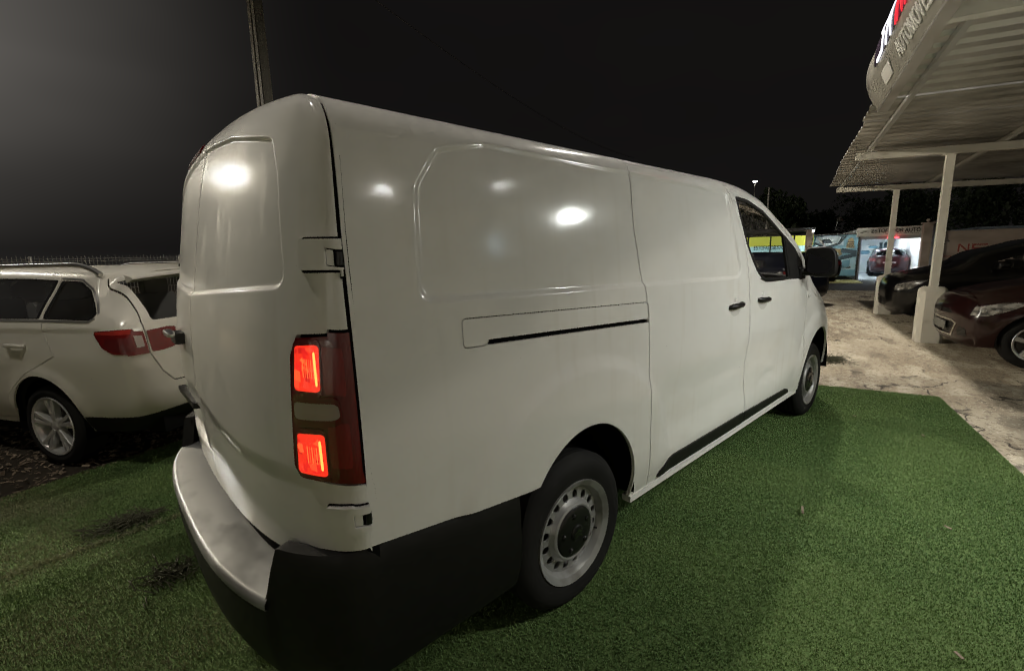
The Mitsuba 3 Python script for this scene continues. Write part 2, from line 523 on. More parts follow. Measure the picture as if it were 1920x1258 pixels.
def steel_wheel(key, hub, side):
    """A steel wheel; its outer face looks along side * y."""
    tw, R = .215, .336
    prof = [(.205, .030), (.212, .012), (.228, .005), (.262, -.004), (.290, -.002), (.308, .007), (.322, .018), (.330, .028), (R, .038), (R, .050), (R - .008, .0505), (R - .008, .058), (R, .0585), (R, .082),
            (R - .008, .0825), (R - .008, .091), (R, .0915), (R, .124), (R - .008, .1245), (R - .008, .133), (R, .1335), (R, .175), (.322, .197), (.290, .217), (.23, .21), (.205, .185)]
    tyre = lathe(prof, 96)
    ring = lathe([(.224, -.0005), (.2245, .0065), (.2195, .013), (.205, .017), (.199, .030), (.190, .038), (.186, .060), (.178, .075), (.176, .110), (.172, .110), (.172, .073), (.180, .058), (.184, .035), (.198, .012), (.2215, -.0005), (.224, -.0005)], 96)
    import manifold3d as m3
    dp = [(0, .014), (.106, .014), (.116, .010), (.124, .014), (.131, .026), (.138, .034), (.170, .038), (.182, .040), (.190, .048), (.190, .054), (.182, .047), (.170, .044), (.136, .041), (.124, .022), (.116, .017), (0, .021)]
    man = m3.CrossSection([dp], m3.FillRule.NonZero).revolve(96).rotate([90, 0, 0]).mirror([0, 1, 0])
    for i in range(16):
        a = 2 * math.pi * (i + .5) / 16
        c = m3.Manifold.cylinder(.1, .0165, .0165, 24).rotate([-90, 0, 0]).scale([1, 1, 1.12]).rotate([0, -math.degrees(a) + 90, 0]).translate([.1545 * math.cos(a), .0, .1545 * math.sin(a)])
        man = man - c
    mm = man.to_mesh()
    disc = trimesh.Trimesh(mm.vert_properties[:, :3], mm.tri_verts)
    cap = lathe([(.0001, -.002), (.060, .0), (.094, .004), (.108, .010), (.112, .015), (.100, .018), (.0001, .018)], 72)
    bolts = []
    for i in range(5):
        a = 2 * math.pi * i / 5 + .5
        b = lathe([(.0001, -.007), (.008, -.006), (.011, -.002), (.012, .010), (.0001, .010)], 12)
        b.apply_translation((.078 * math.cos(a), 0, .078 * math.sin(a)))
        bolts.append(b)
    hub_rise = lathe([(.0001, -.008), (.030, -.007), (.036, -.003), (.037, .01), (.0001, .01)], 40)
    chev = []
    for k in (0, 1):
        p = [(-.022, -.008), (0, .007), (.022, -.008), (.022, -.016), (0, -.002), (-.022, -.016)]
        m = prism(Polygon(p), .004)
        m.apply_transform(frame_m((0, -.0055, -.004 + .016 * k), (1, 0, 0), (0, 0, 1), (0, -1, 0)))
        chev.append(m)
    valve = rod([(.168, .058, -.07), (.170, .040, -.069), (.171, .026, -.068)], .004, 8)
    wt = box(.012, .010, .026, (.186, .052, -.086), .002)
    drum = lathe([(.0001, .075), (.15, .075), (.15, .14), (.0001, .14)], 40)
    M = frame_m(hub, (1, 0, 0), (0, -side, 0), (0, 0, 1))
    for nm, m, b, sm in (('tyre', tyre, 'rubber', 30), ('rim', ring, 'steel_paint', 30), ('rim_disc', disc, 'steel_paint', 30), ('hub_cap', cat_(cap, hub_rise), 'black_gloss', 30), *[('hub_bolt', b, 'black_gloss', 30) for b in bolts],
                         *[('emblem_chevron', c, 'dark_chrome', 20) for c in chev], ('valve', valve, 'black_plastic', 30), ('balance_weight', wt, 'chrome', 20), ('brake_drum', drum, 'dark_metal', 30)):
        m = m.copy()
        m.apply_transform(M)
        if np.linalg.det(M[:3, :3]) < 0:
            m.invert()
        add(f'{key}__{nm}', m, b, smooth=sm)


def free(key):
    """The next unused key for a part that is only the start of its pieces' keys."""
    base, n = key, 0
    while any(k == key or k.startswith(key + '__') for k in scene):
        n += 1
        key = f'{base}_{n:03d}'
    return key


def build_van():
    K = 'white_van'
    tag(K, 'white panel van with glowing red tail lamps, parked on the green turf', 'van')
    R_AR, F_AR = arch(.035, .40, .365, .405), arch(3.275, .42, .40, .395)
    seamB = [(1.372, 1.872), (1.428, 1.775), (1.586, 1.532), (1.642, 1.419), (1.667, 1.254), (1.688, .981), (1.690, .738), (1.735, .50), (1.775, .335)]
    seamS = [(.405, 1.872), (.393, 1.70), (.400, 1.587), (.440, 1.40), (.474, 1.30), (.476, 1.262), (.488, 1.25), (.494, .93), (.505, .62), (.53, .45), (.56, .335)]
    slide = Polygon(seamS + seamB[::-1])
    fdoor = Polygon(seamB + [(2.772, .335), (2.855, .50), (2.838, .75), (2.840, 1.09), (2.865, 1.215), (2.90, 1.30), (2.80, 1.415), (2.62, 1.55), (2.38, 1.675), (2.08, 1.775), (1.80, 1.835), (1.55, 1.862)])
    win = soft_poly([(1.487, 1.797), (1.526, 1.704), (1.629, 1.532), (1.73, 1.417), (1.80, 1.352), (1.873, 1.307), (1.95, 1.285), (2.312, 1.277), (2.78, 1.262), (2.835, 1.33), (2.78, 1.40), (2.656, 1.492), (2.478, 1.572), (2.245, 1.65), (1.963, 1.738), (1.673, 1.79)], .012)
    rail = soft_poly([(-.56, 1.300), (.475, 1.264), (.485, 1.190), (-.465, 1.226), (-.475, 1.210), (-.56, 1.213)], .012)
    slot = soft_poly([(-.46, 1.2235), (.485, 1.187), (.489, 1.172), (-.472, 1.209)], .004)
    outline = Polygon([(SEAM + .008, .716), (-.63, .683), (-.30, .650), (-.02, .64), (.1, .335), (3.0, .335), (3.5, .33), (3.62, .42), (4.08, .44), (4.10, .60), (4.04, .80), (3.86, .90), (3.50, 1.0), (3.12, 1.10), (3.06, 1.22), (2.94, 1.385), (2.66, 1.565), (2.40, 1.695), (2.08, 1.80), (1.8, 1.855), (1.3, 1.875), (.4, 1.876), (seam_x(1.85) + .008, 1.872), (seam_x(1.7) + .008, 1.70), (SEAM + .009, 1.55)])
    outline = outline.difference(R_AR).difference(F_AR)
    tk = VAN.k
    roof = Polygon([(seam_x(1.96) + .008, tk[7] + .02), (seam_x(1.96) + .008, 1.0), (2.10, 1.0), (2.20, tk[9]), (2.3, tk[8]), (1.9, tk[7] + .02), (1.3, tk[7] + .02)])
    front = Polygon([(3.06, tk[7]), (3.22, tk[9]), (3.30, 1.0), (4.11, 1.0), (4.11, tk[6]), (3.8, tk[5]), (3.4, tk[4]), (3.1, tk[4] + .02)])
    pillar = Polygon([(1.9, tk[6] + .03), (2.3, tk[8] + .004), (2.5, tk[8] + .004), (2.75, tk[8] + .004), (3.08, tk[8] + .004), (3.12, tk[6]), (2.95, tk[6] + .01), (2.7, tk[6]), (2.4, tk[6])])
    qx = outline.difference(slide.buffer(.0035, join_style=2)).difference(fdoor.buffer(.0035, join_style=2)).difference(rail.buffer(.003)).difference(slot)
    rear_part = VAN.poly(qx.intersection(sbox(-1, 0, 1.62, 2)))
    shell = shapely.union_all([rear_part.buffer(1e-6), roof.difference(VAN.poly(slide.buffer(.0035, join_style=2))).difference(VAN.poly(fdoor.buffer(.0035, join_style=2)))]).buffer(0)
    wing = shapely.union_all([VAN.poly(qx.intersection(sbox(1.62, 0, 5, 2))), front, pillar]).difference(VAN.poly(fdoor.buffer(.0035, join_style=2))).buffer(0)
    add(K + '__side_panel', VAN.panel((shell,), da=.009, dt=.0032, lip=.016), 'van_paint', smooth=40)
    add(K + '__front_wing', VAN.panel((wing,), da=.02, dt=.008, lip=.016), 'van_paint', smooth=40)
    add(K + '__sliding_door', VAN.panel(slide.buffer(-.0025, join_style=2), da=.009, dt=.0032, lip=.014), 'van_paint', smooth=40)
    add(K + '__front_door', VAN.panel(fdoor.buffer(-.0025, join_style=2).difference(win), da=.018, dt=.007, lip=.014), 'van_paint', smooth=40)
    add(K + '__rail_cover', VAN.panel(rail, da=.02, dt=.006, lip=.012), 'van_paint', smooth=40)
    # the far side: one skin with its arches and window
    lo = outline.difference(win)
    left = shapely.union_all([VAN.poly(lo).buffer(1e-6), roof, front, pillar]).buffer(0)
    add(K + '__side_panel', VAN.panel((left,), side=1, da=.05, dt=.02, lip=.016), 'van_paint', smooth=40)
    ws = Polygon([(2.25, tk[8] + .006), (2.20, tk[9]), (2.11, 1.0), (3.29, 1.0), (3.21, tk[9]), (3.07, tk[8] + .006)])
    for sd in (-1, 1):
        add(K + '__windscreen', VAN.panel((ws,), side=sd, da=.05, dt=.02), 'pane', smooth=40)
    # dark inside behind the joints
    inner = outline.buffer(-.03).difference(win.buffer(.03)).intersection(sbox(-1, 0, 2.95, 3))
    add(K + '__inner_shell', VAN.panel(inner, da=.06, dt=.02, off=-.030), 'black_matt', smooth=40)
    # door glass, its rubber, the black corner that carries the mirror
    gl = win.buffer(-.016).intersection(sbox(1, 0, 2.40, 3))
    gl2 = soft_poly([(2.44, 1.285), (2.78, 1.272), (2.82, 1.335), (2.65, 1.48), (2.425, 1.578)], .01).intersection(win.buffer(-.012))
    for sd in (-1, 1):
        add(K + '__door_glass', VAN.panel(gl, side=sd, da=.05, dt=.02, off=-.008), 'tint_pane', smooth=40)
        add(K + '__window_seal', VAN.panel(win.buffer(.004).difference(gl).difference(gl2), side=sd, da=.02, dt=.008, off=.001, lip=.014), 'black_plastic', smooth=40)
        add(K + '__mirror_base', VAN.panel(gl2, side=sd, da=.03, dt=.01, off=.004, lip=.012), 'black_plastic', smooth=40)
    add(K + '__window_trim', VAN.panel(soft_poly([(1.83, 1.305), (1.95, 1.276), (2.33, 1.268), (2.33, 1.276), (1.95, 1.285), (1.88, 1.305)], .002), da=.02, dt=.004, off=.005, lip=.006), 'dark_chrome', smooth=40)
    # lower door mouldings and the sill under them
    m1 = soft_poly([(.63, .352), (.66, .385), (.72, .418), (.80, .430), (1.728, .425), (1.742, .347)], .008)
    m2 = soft_poly([(1.742, .347), (1.750, .425), (2.55, .410), (2.62, .395), (2.665, .352)], .008)
    add(K + '__door_moulding', VAN.panel(m1, da=.02, dt=.006, off=.009, lip=.014), 'black_plastic', smooth=40)
    add(K + '__door_moulding', VAN.panel(m2.buffer(-.003), da=.02, dt=.006, off=.009, lip=.014), 'black_plastic', smooth=40)
    for sd in (-1, 1):
        add(K + '__sill', bar((.405, sd * .898, .318), (2.87, sd * .898, .318), .05, .035, .006), 'van_paint')
    # door handles: a scooped dish, a black grip across it, a lock dimple above
    for cx, s, lx in ((1.455, 1, 1.452), (1.90, -1, 1.893)):
        P, n = VAN.at(cx, 1.150)
        P, n = P[0], n[0]
        ex = np.array([1., 0, 0])
        ez = np.cross(n, ex) * -1
        ez /= np.linalg.norm(ez)
        if ez[2] < 0:
            ez = -ez
        dish = trimesh.creation.icosphere(3)
        v = dish.vertices.copy()
        v = v * [.088, .052, .012]
        dish = trimesh.Trimesh(v, dish.faces, process=False)
        dish.apply_transform(frame_m(P + n * -.006 - ez * .006, ex, ez, n))
        add(f'{K}__door_handle', grip(P, n, ex * s, ez), 'black_gloss', smooth=40)
        add(f'{K}__handle_dish', dish, 'handle_dish', smooth=40)
        Q, n2 = VAN.at(lx, 1.196)
        lock = lathe([(.0001, -.0035), (.012, -.0035), (.016, .001), (.0001, .003)], 24)
        lock.apply_transform(frame_m(Q[0], ex, -n2[0], ez))
        add(f'{K}__door_lock', lock, 'handle_dish', smooth=30)
    P, n = VAN.at(2.907, 1.112)
    rep = trimesh.creation.icosphere(2)
    rep = trimesh.Trimesh(rep.vertices * [.026, .010, .018], rep.faces, process=False)
    rep.apply_translation(P[0])
    add(K + '__side_repeater', rep, 'clear_lens', smooth=True)
    # mirror
    hs = []
    mir = np.array([2.775, -1.045, 1.385])
    sp = trimesh.creation.icosphere(4)
    v = sp.vertices
    v = np.sign(v) * np.abs(v) ** np.array([.75, .55, .55])
    v = v * [.062, .105, .115]
    v[:, 1] += (v[:, 2] * .10)
    keep = v.copy()
    keep[:, 0] = np.maximum(keep[:, 0], -.035)
    shell_m = trimesh.Trimesh(keep, sp.faces, process=False)
    shell_m.apply_translation(mir)
    arm = rod([(2.74, -.915, 1.315), (2.76, -.96, 1.31), (2.775, -1.02, 1.315)], [.035, .03, .03], 14)
    foot = box(.16, .03, .10, (2.745, -.925, 1.30), .014)
    add(K + '__mirror', cat_(shell_m, arm, foot), 'black_plastic', smooth=40)
    g = rrect(-.078, -.088, .078, .088, .04)
    gm = prism(g, .003)
    nv = np.array([-.965, -.10, .24])
    nv /= np.linalg.norm(nv)
    sx = np.cross([0, 0, 1], nv)
    sx /= np.linalg.norm(sx)
    gm.apply_transform(frame_m(mir + [-.040, 0, 0], sx, np.cross(nv, sx), nv))
    add(K + '__mirror_glass', gm, 'mirror', smooth=20)
    # --- rear doors, lamps, hinges
    e = .0045
    zb = [(-.95, .715), (-.86, .712), (-.78, .695), (-.70, .655), (-.4, .635), (0, .62)]
    zt = 2.1
    right = Polygon(zb + [(0, zt), (-.985, zt)])
    doorp = REAR.poly(right.intersection(sbox(-.98, .5, -e, 1.9)))
    top = Polygon([(-np.pi / 2 + .03, .2), (-np.pi / 2 + .03, .994), (-.0055, .994), (-.0055, .2)])
    lowp = REAR.poly(Polygon([(-.955, .3)] + zb + [(0.0, .3)]))
    li = np.stack(REAR.inv(np.array([-.851, -.833, -.822, -.838]), np.array([1.296, 1.25, .955, .930])), 1)
    lw = REAR.inv(np.array([-.93, -.93]), np.array([1.311, .911]))[1]
    h0 = -np.pi / 2 + .004
    lampw = Polygon([(h0, lw[0])] + [tuple(q) for q in li] + [(h0, lw[1])])
    lampw = lampw.buffer(-.012).buffer(.012).union(Polygon([(h0, lw[0]), (h0 + .2, lw[0] - .003), (h0 + .2, lw[1] + .004), (h0, lw[1])]))
    door = sbox(-np.pi / 2 + .010, .02, -.0050, .996).difference(lowp).difference(lampw.buffer(.006))
    add(K + '__rear_door', panel(REAR, door, .007, .0028, lip=.016, flip=True), 'van_paint', smooth=40)
    dl = affinity.scale(door, -1, 1, origin=(0, 0))
    brake = soft_poly([(.115, 1.905), (.40, 1.885), (.40, 1.912), (.115, 1.935)], .008)
    add(K + '__rear_door', panel(REAR, dl, .009, .006, lip=.016, flip=True), 'van_paint', smooth=40)
    rp = sbox(-np.pi / 2 + .01, .02, np.pi / 2 - .01, .985)
    add(K + '__door_frame', panel(lambda a, b: REAR(a, b) + np.array([.022, 0, 0]) * 1.0, rp, .05, .03, flip=True), 'black_matt', smooth=40)
    add(K + '__brake_lamp', panel(REAR, REAR.poly(brake), .012, .006, off=.006, lip=.010, flip=True), 'red_lens', smooth=40, label='unlit high red brake lamp above the left rear door')
    for sg in (-1, 1):
        q = (lambda g: g) if sg < 0 else (lambda g: affinity.scale(g, -1, 1, origin=(0, 0)))
        key = add(K + '__tail_lamp', panel(REAR, q(lampw), .014, .008, off=.004, lip=.02, flip=True), 'red_lens', smooth=40, label='red tail lamp, lit' if sg < 0 else None)
        seg = [soft_poly([(-.850, 1.277), (-.908, 1.281), (-.910, 1.160), (-.846, 1.163)], .010), soft_poly([(-.844, 1.050), (-.913, 1.052), (-.914, .937), (-.838, .942)], .010)]
        for s in seg:
            p = q(REAR.poly(s))
            c = p.centroid
            fr = p.buffer(.010).difference(p)
            add(key + '__lamp_frame', panel(REAR, fr, .008, .005, off=.008, lip=.004, flip=True), 'dark_red', smooth=40)
            lit(key + '__lit_segment', panel(REAR, p, .012, .006, off=.007, flip=True), (1.0, .034, .014))
            w, h = p.bounds[2] - p.bounds[0], p.bounds[3] - p.bounds[1]
            r = np.random.default_rng(3 + int(1000 * h))
            for k in range(16):
                a0, b0 = p.bounds[0] + w * r.uniform(.02, .85), p.bounds[1] + h * r.uniform(.02, .85)
                q4 = Polygon([(a0, b0), (a0 + w * r.uniform(.08, .3), b0 + h * r.uniform(-.05, .08)), (a0 + w * r.uniform(.1, .28), b0 + h * r.uniform(.08, .3)), (a0 + w * r.uniform(-.05, .06), b0 + h * r.uniform(.08, .24))]).buffer(0).intersection(p.buffer(-.004))
                if q4.is_empty or q4.area < 1e-5:
                    continue
                g = r.uniform(0, 1) ** 1.6
                lit(key + '__reflector_facet', panel(REAR, q4, .012, .008, off=.0074 + .0001 * k, flip=True), (.55 + 1.5 * g, .012 + .16 * g * g, .008 + .03 * g))
            core = affinity.translate(rrect(-.26 * w, -.20 * h, .16 * w, .20 * h, .008), c.x, c.y)
            for k in range(6):
                x0 = core.bounds[0] + k * .075 * w
                lit(key + '__lens_rib', panel(REAR, sbox(x0, core.bounds[1] + r.uniform(0, .03) * h, x0 + .034 * w, core.bounds[3]), .008, .006, off=.0095, flip=True), (1.9, .22, .05) if k % 2 else (1.5, .11, .03))
            side = affinity.translate(affinity.rotate(rrect(-.045 * w, -.36 * h, .045 * w, .34 * h, .006), 4 * sg), c.x - sg * -.31 * w, c.y + .03 * h)
            lit(key + '__filament_glint', panel(REAR, side, .008, .006, off=.0097, flip=True), (3.6, .80, .16))
        lit_cover = REAR.poly(soft_poly([(-.852, 1.285), (-.93, 1.295), (-.935, .925), (-.842, .938)], .012))
        add(key + '__clear_cover', panel(REAR, q(lit_cover), .014, .008, off=.016, flip=True), 'pane', smooth=40)
        for a0, a1, b0, b1 in ((.085, .16, .60, .90), (.085, .16, .12, .42)):
            bb = lampw.bounds
            rp_ = rrect(-np.pi / 2 + a0, bb[1] + b0 * (bb[3] - bb[1]), -np.pi / 2 + a1 + .10, bb[1] + b1 * (bb[3] - bb[1]), .015)
            add(key + '__inner_lens', panel(REAR, q(rp_.difference(shapely.union_all([REAR.poly(s) for s in seg]).buffer(.014))), .012, .008, off=.0062, flip=True), 'red_lens_pale', smooth=40)
        clear = soft_poly([(-.842, 1.134), (-.936, 1.131), (-.94, 1.088), (-.842, 1.088)], .012)
        add(key + '__reversing_lamp', panel(REAR, q(REAR.poly(clear)), .012, .006, off=.008, lip=.004, flip=True), 'smoked_lens', smooth=40)
        add(key + '__reversing_lamp_rim', panel(REAR, q(REAR.poly(clear).buffer(.012).difference(REAR.poly(clear))), .010, .005, off=.009, lip=.005, flip=True), 'red_lens', smooth=40)
        for z0, z1, y0, nm in ((1.462, 1.536, -.866, 'upper'), (.772, .848, -.891, 'lower')):
            zc = (z0 + z1) / 2
            plate = REAR.poly(soft_poly([(y0, z0), (y0, z1), (-.9432, z1), (-.9432, z0)], .006))
            plate = shapely.union_all([plate, sbox(-np.pi / 2 + .012, plate.bounds[1] + .002, plate.bounds[0] + .03, plate.bounds[3] - .002)])
            hb, ht = plate.bounds[1], plate.bounds[3]
            notch = sbox(-np.pi / 2 - .1, hb + .26 * (ht - hb), -np.pi / 2 + .155, hb + .72 * (ht - hb))
            hk0 = plate.buffer(.0045)
            hk = add(K + '__hinge', panel(REAR, q(plate.difference(notch)), .02, .006, off=.015, lip=.015, flip=True), 'van_paint', smooth=40)
            add(hk + '__gasket', panel(REAR, q(hk0.intersection(sbox(-np.pi / 2 + .012, 0, 0, 1))), .02, .006, off=.002, flip=True), 'black_matt', smooth=40)
            add(hk + '__knuckle', panel(REAR, q(sbox(-np.pi / 2 + .085, notch.bounds[1] + .002, -np.pi / 2 + .152, notch.bounds[3] - .002)), .02, .006, off=.009, lip=.009, flip=True), 'van_paint', smooth=40)
            pb = REAR(np.array([sg * (np.pi / 2 - .03) * 1.0]), np.array([(hb + ht) / 2]))[0]
            rb = rod([pb + [0, sg * .004, -.016], pb + [0, sg * .004, .016]], .009, 12)
            add(hk + '__pin', rb, 'black_gloss', smooth=40)
    # door handle and number plate on the left leaf
    P, n = REAR.at(.22, 1.205)
    hd = trimesh.creation.icosphere(3)
    hd = trimesh.Trimesh(np.sign(hd.vertices) * np.abs(hd.vertices) ** .6 * [.016, .085, .012], hd.faces, process=False)
    hd.apply_translation(P[0] + n[0] * .045 + [0, 0, .006])
    hb = cat_(box(.05, .13, .05, P[0] + n[0] * .012 + [0, 0, -.012], .012))
    add(K + '__rear_handle', cat_(hd), 'chrome', smooth=40, label='chrome grip on the left rear door')
    add(K + '__handle_recess', hb, 'black_gloss', smooth=30)
    P, n = REAR.at(.335, .825)
    pl = prism(rrect(-.26, -.055, .26, .055, .008), .003)
    ey = np.array([0, 1., 0])
    nz = np.cross(ey, n[0])
    nz /= np.linalg.norm(nz)
    if nz[2] < 0:
        nz = -nz
    PM = frame_m(P[0] + n[0] * .004, -ey, nz, n[0])
    pl.apply_transform(PM)
    pk = add(K + '__number_plate', pl, 'plate_white', smooth=20)
    hood = box(.035, .40, .03, REAR.at(.335, .918)[0][0] + [-.006, 0, 0], .01)
    add(K + '__plate_lamp', hood, 'black_gloss')
    # --- bumper with its tread plate
    ss = np.linspace(-1, 1, 161)
    yy = .968 * np.sin(ss * np.pi / 2)
    xo = -.905 - .312 * np.sqrt(np.maximum(1 - np.abs(np.sin(ss * np.pi / 2)) ** 2.9, 0))
    path = np.stack([xo, yy], 1)
    fr = [(-.345, .966), (-.45, .967), (-.60, .968), (-.75, .968), (-.85, .968)]
    path = np.vstack([[(a, -b) for a, b in fr], path, [(a, b) for a, b in fr[::-1]]])
    seg = np.diff(path, axis=0)
    path = path[np.concatenate([[True], np.linalg.norm(seg, axis=1) > 1e-4])]
    tan = np.gradient(path, axis=0)
    tan /= np.linalg.norm(tan, axis=1, keepdims=True)
    nout = np.stack([-tan[:, 1], tan[:, 0]], 1)
    cen = np.array([0.3, 0.])
    nout *= np.sign(((path - cen) * nout).sum(1))[:, None]
    ay = np.abs(path[:, 1])
    horn = sstep(.735, .775, ay) * 1.0
    ztop = .560 + horn * (.150 - .055 * sstep(-.95, -.35, path[:, 0]))
    n = len(path)
    rows = []
    for f, o in ((0, -.055), (.0, -.012), (.05, -.003), (.16, .0), (.45, -.002), (.72, -.014), (.93, -.040), (1.0, -.060), (1.0, -.16)):
        z = ztop + f * (.262 - ztop)
        tuck = -.018 * horn * (1 - f) * np.where(path[:, 0] > -.93, 1, 1)
        p = path + nout * (o + tuck)[:, None]
        rows.append(np.column_stack([p, z]))
    V = np.array(rows)
    m = V.shape[0]
    i, j = np.meshgrid(np.arange(m - 1), np.arange(n - 1), indexing='ij')
    q4 = np.stack([i * n + j, i * n + j + 1, (i + 1) * n + j + 1, (i + 1) * n + j], -1).reshape(-1, 4)
    F = np.vstack([q4[:, [0, 1, 2]], q4[:, [0, 2, 3]]])
    bm = trimesh.Trimesh(V.reshape(-1, 3), F, process=False)
    c0 = bm.triangles_center
    out = bm.face_normals[:, :2] * (c0[:, :2] - [.3, 0])
    if out.sum() < 0:
        bm.invert()
    # the horn's body up to the door skin
    add(K + '__rear_bumper', bm, 'black_plastic', smooth=35)
    hp = []
    for sg in (-1, 1):
        sel = np.where((path[:, 1] * sg > .752) & (path[:, 0] < -.5))[0]
        outer = path[sel] + nout[sel] * -.055
        inner = [(-.90, sg * .90), (-.93, sg * .90), (-.965, sg * .88), (-1.0, sg * .82), (-1.03, sg * .752)]
        o = outer if outer[0, 0] > outer[-1, 0] else outer[::-1]
        pg = Polygon(list(map(tuple, o)) + inner[::-1] + [(-.55, sg * .90)]).buffer(0)
        pg = max(getattr(pg, 'geoms', [pg]), key=lambda g: g.area)
        hp.append(prism(pg, .12, frame_m((0, 0, .575), (1, 0, 0), (0, 1, 0), (0, 0, 1))))
    add(K + '__bumper_corner', hp[0], 'black_plastic')
    add(K + '__bumper_corner', hp[1], 'black_plastic')
    # tread plate: grey top with a rolled edge
    sel = np.abs(path[:, 1]) < .752
    pp, nn = path[sel], nout[sel]
    rows = []
    ph, ps = REAR.inv(pp[:, 1] * .985, np.full(len(pp), .60))
    inn = REAR(ph, ps)[:, :2]
    inn[:, 0] += .02
    for w, z in ((0, .578), (.25, .577), (.5, .574), (.75, .568)):
        p = inn * (1 - w) + (pp + nn * -.010) * w
        rows.append(np.column_stack([p, np.full(len(p), z)]))
    for o, z in ((-.012, .565), (-.003, .561), (.003, .553), (.005, .543), (.004, .532), (-.004, .528)):
        rows.append(np.column_stack([pp + nn * o, np.full(len(pp), z)]))
    V = np.array(rows)
    m, n = V.shape[0], V.shape[1]
    i, j = np.meshgrid(np.arange(m - 1), np.arange(n - 1), indexing='ij')
    q4 = np.stack([i * n + j, i * n + j + 1, (i + 1) * n + j + 1, (i + 1) * n + j], -1).reshape(-1, 4)
    tp = trimesh.Trimesh(V.reshape(-1, 3), np.vstack([q4[:, [0, 1, 2]], q4[:, [0, 2, 3]]]), process=False)
    if tp.face_normals[: (n - 1)].mean(0)[2] < 0:
        tp.invert()
    add(K + '__tread_plate', tp, 'tread_plate', smooth=50)
    # --- wheels, wells and underbody
    for nm, hx, sd in (('rear', 0, -1), ('front', 3.275, -1), ('rear', 0, 1), ('front', 3.275, 1)):
        key = free(K + '__wheel')
        steel_wheel(key, (hx, sd * (.925 if hx == 0 else .920), .334), sd)
    for cx, cz, rx, rz in ((.035, .40, .375, .415), (3.275, .42, .41, .405)):
        for sd in (-1, 1):
            a = np.linspace(-.03 * math.pi, 1.03 * math.pi, 40)
            ring = np.stack([cx + rx * np.cos(a), 0 * a, cz + rz * np.sin(a)], 1)
            v = np.vstack([ring + [0, sd * .938, 0], ring + [0, sd * .60, 0], [[cx, sd * .60, cz]]])
            k = len(a)
            j = np.arange(k - 1)
            f = np.vstack([np.stack([j, j + 1, j + 1 + k], 1), np.stack([j, j + 1 + k, j + k], 1), np.stack([j + k, j + k + 1, 0 * j + 2 * k], 1)])
            add(K + '__wheel_liner', trimesh.Trimesh(v, f, process=False), 'black_matt')
    under = cat_(box(.62, 1.74, .22, (-.72, 0, .43)), box(2.30, 1.74, .14, (1.64, 0, .37)), box(4.8, 1.14, .16, (1.6, 0, .40)), box(.35, 1.5, .2, (3.86, 0, .36)), rod([(0, -.8, .33), (0, .8, .33)], .045, 12), rod([(3.275, -.8, .33), (3.275, .8, .33)], .04, 12),
                 rod([(-.95, .35, .28), (-.5, .35, .27), (1.2, .3, .25)], .03, 10), box(.7, .5, .18, (-.62, -.2, .28), .04))
    add(K + '__underbody', under, 'black_matt')
    # --- cab: bulkhead, seats, dashboard, wheel
    add(K + '__bulkhead', box(.02, 1.72, 1.3, (1.50, 0, 1.10)), 'black_matt')
    seats = []
    for y in (-.45, -.02, .45):
        s1 = box(.50, .42, .14, (2.05, y, .86), .05)
        s2 = box(.13, .42, .62, (1.80, y, 1.15), .05)
        s2.apply_transform(trimesh.transformations.rotation_matrix(-.18, [0, 1, 0], (1.8, y, .9)))
        s3 = box(.09, .24, .17, (1.70, y, 1.56), .04)
        seats.append(cat_(s1, s2, s3))
    for s in seats:
        add(K + '__seat', s, 'seat_cloth')
    dash = cat_(box(.42, 1.66, .22, (2.86, 0, 1.06), .06), box(.3, .5, .5, (2.75, 0, .8), .05))
    add(K + '__dashboard', dash, 'black_plastic')
    st = trimesh.creation.torus(.185, .015, 40, 10)
    st.apply_transform(trimesh.transformations.rotation_matrix(-1.15, [0, 1, 0]))
    st.apply_translation((2.50, .45, 1.13))
    add(K + '__steering_wheel', cat_(st, rod([(2.50, .45, 1.13), (2.72, .45, 1.05)], .03, 10)), 'black_plastic')
    add(K + '__cab_floor', box(1.6, 1.7, .04, (2.3, 0, .46)), 'black_matt')


def lit(key, mesh, c):
    return add(key, mesh, 'lamp_bezel', smooth=40, emitter={'type': 'area', 'sampling_weight': .01, 'radiance': rgb(*c)})


def grip(P, n, ex, ez):
    """A curved bar handle in front of its dish."""
    u = np.linspace(-1, 1, 25)
    pts = [P + ex * (.092 * k) + ez * (.012 + .012 * k * abs(k) * .5) + n * (.020 - .022 * abs(k) ** 3) for k in u]
    m = rod(pts, np.interp(np.abs(u), [0, .7, 1], [.017, .018, .011]), 14)
    return m


build_van()
# ------------------------------------------------------------------ the lot: u runs along the canopy, v across it towards the van, in metres
E1, E2 = np.array([.955, .297, 0]) / math.hypot(.955, .297), np.array([-.297, .955, 0]) / math.hypot(.955, .297)
SITE = frame_m((0, 0, 0), E1, E2, (0, 0, 1))


def S(u, v, z=0.0):
    return E1 * u + E2 * v + np.array([0, 0, z])


def sited(m):
    m = m.copy()
    m.apply_transform(SITE)
    return m


def sheet(u0, v0, u1, v1, z, nu=1, nv=1, fz=None):
    A, B = np.meshgrid(np.linspace(u0, u1, nu + 1), np.linspace(v0, v1, nv + 1), indexing='ij')
    Z = np.full_like(A, z) if fz is None else z + fz(A, B)
    i = np.arange(A.size).reshape(A.shape)
    q = np.stack([i[:-1, :-1], i[1:, :-1], i[1:, 1:], i[:-1, 1:]], -1).reshape(-1, 4)
    return trimesh.Trimesh(np.stack([A.ravel(), B.ravel(), Z.ravel()], 1), np.vstack([q[:, [0, 1, 2]], q[:, [0, 2, 3]]]), process=False)


def tu(p):
    return p.x * float(E1[0]) + p.y * float(E1[1]), p.x * float(E2[0]) + p.y * float(E2[1])


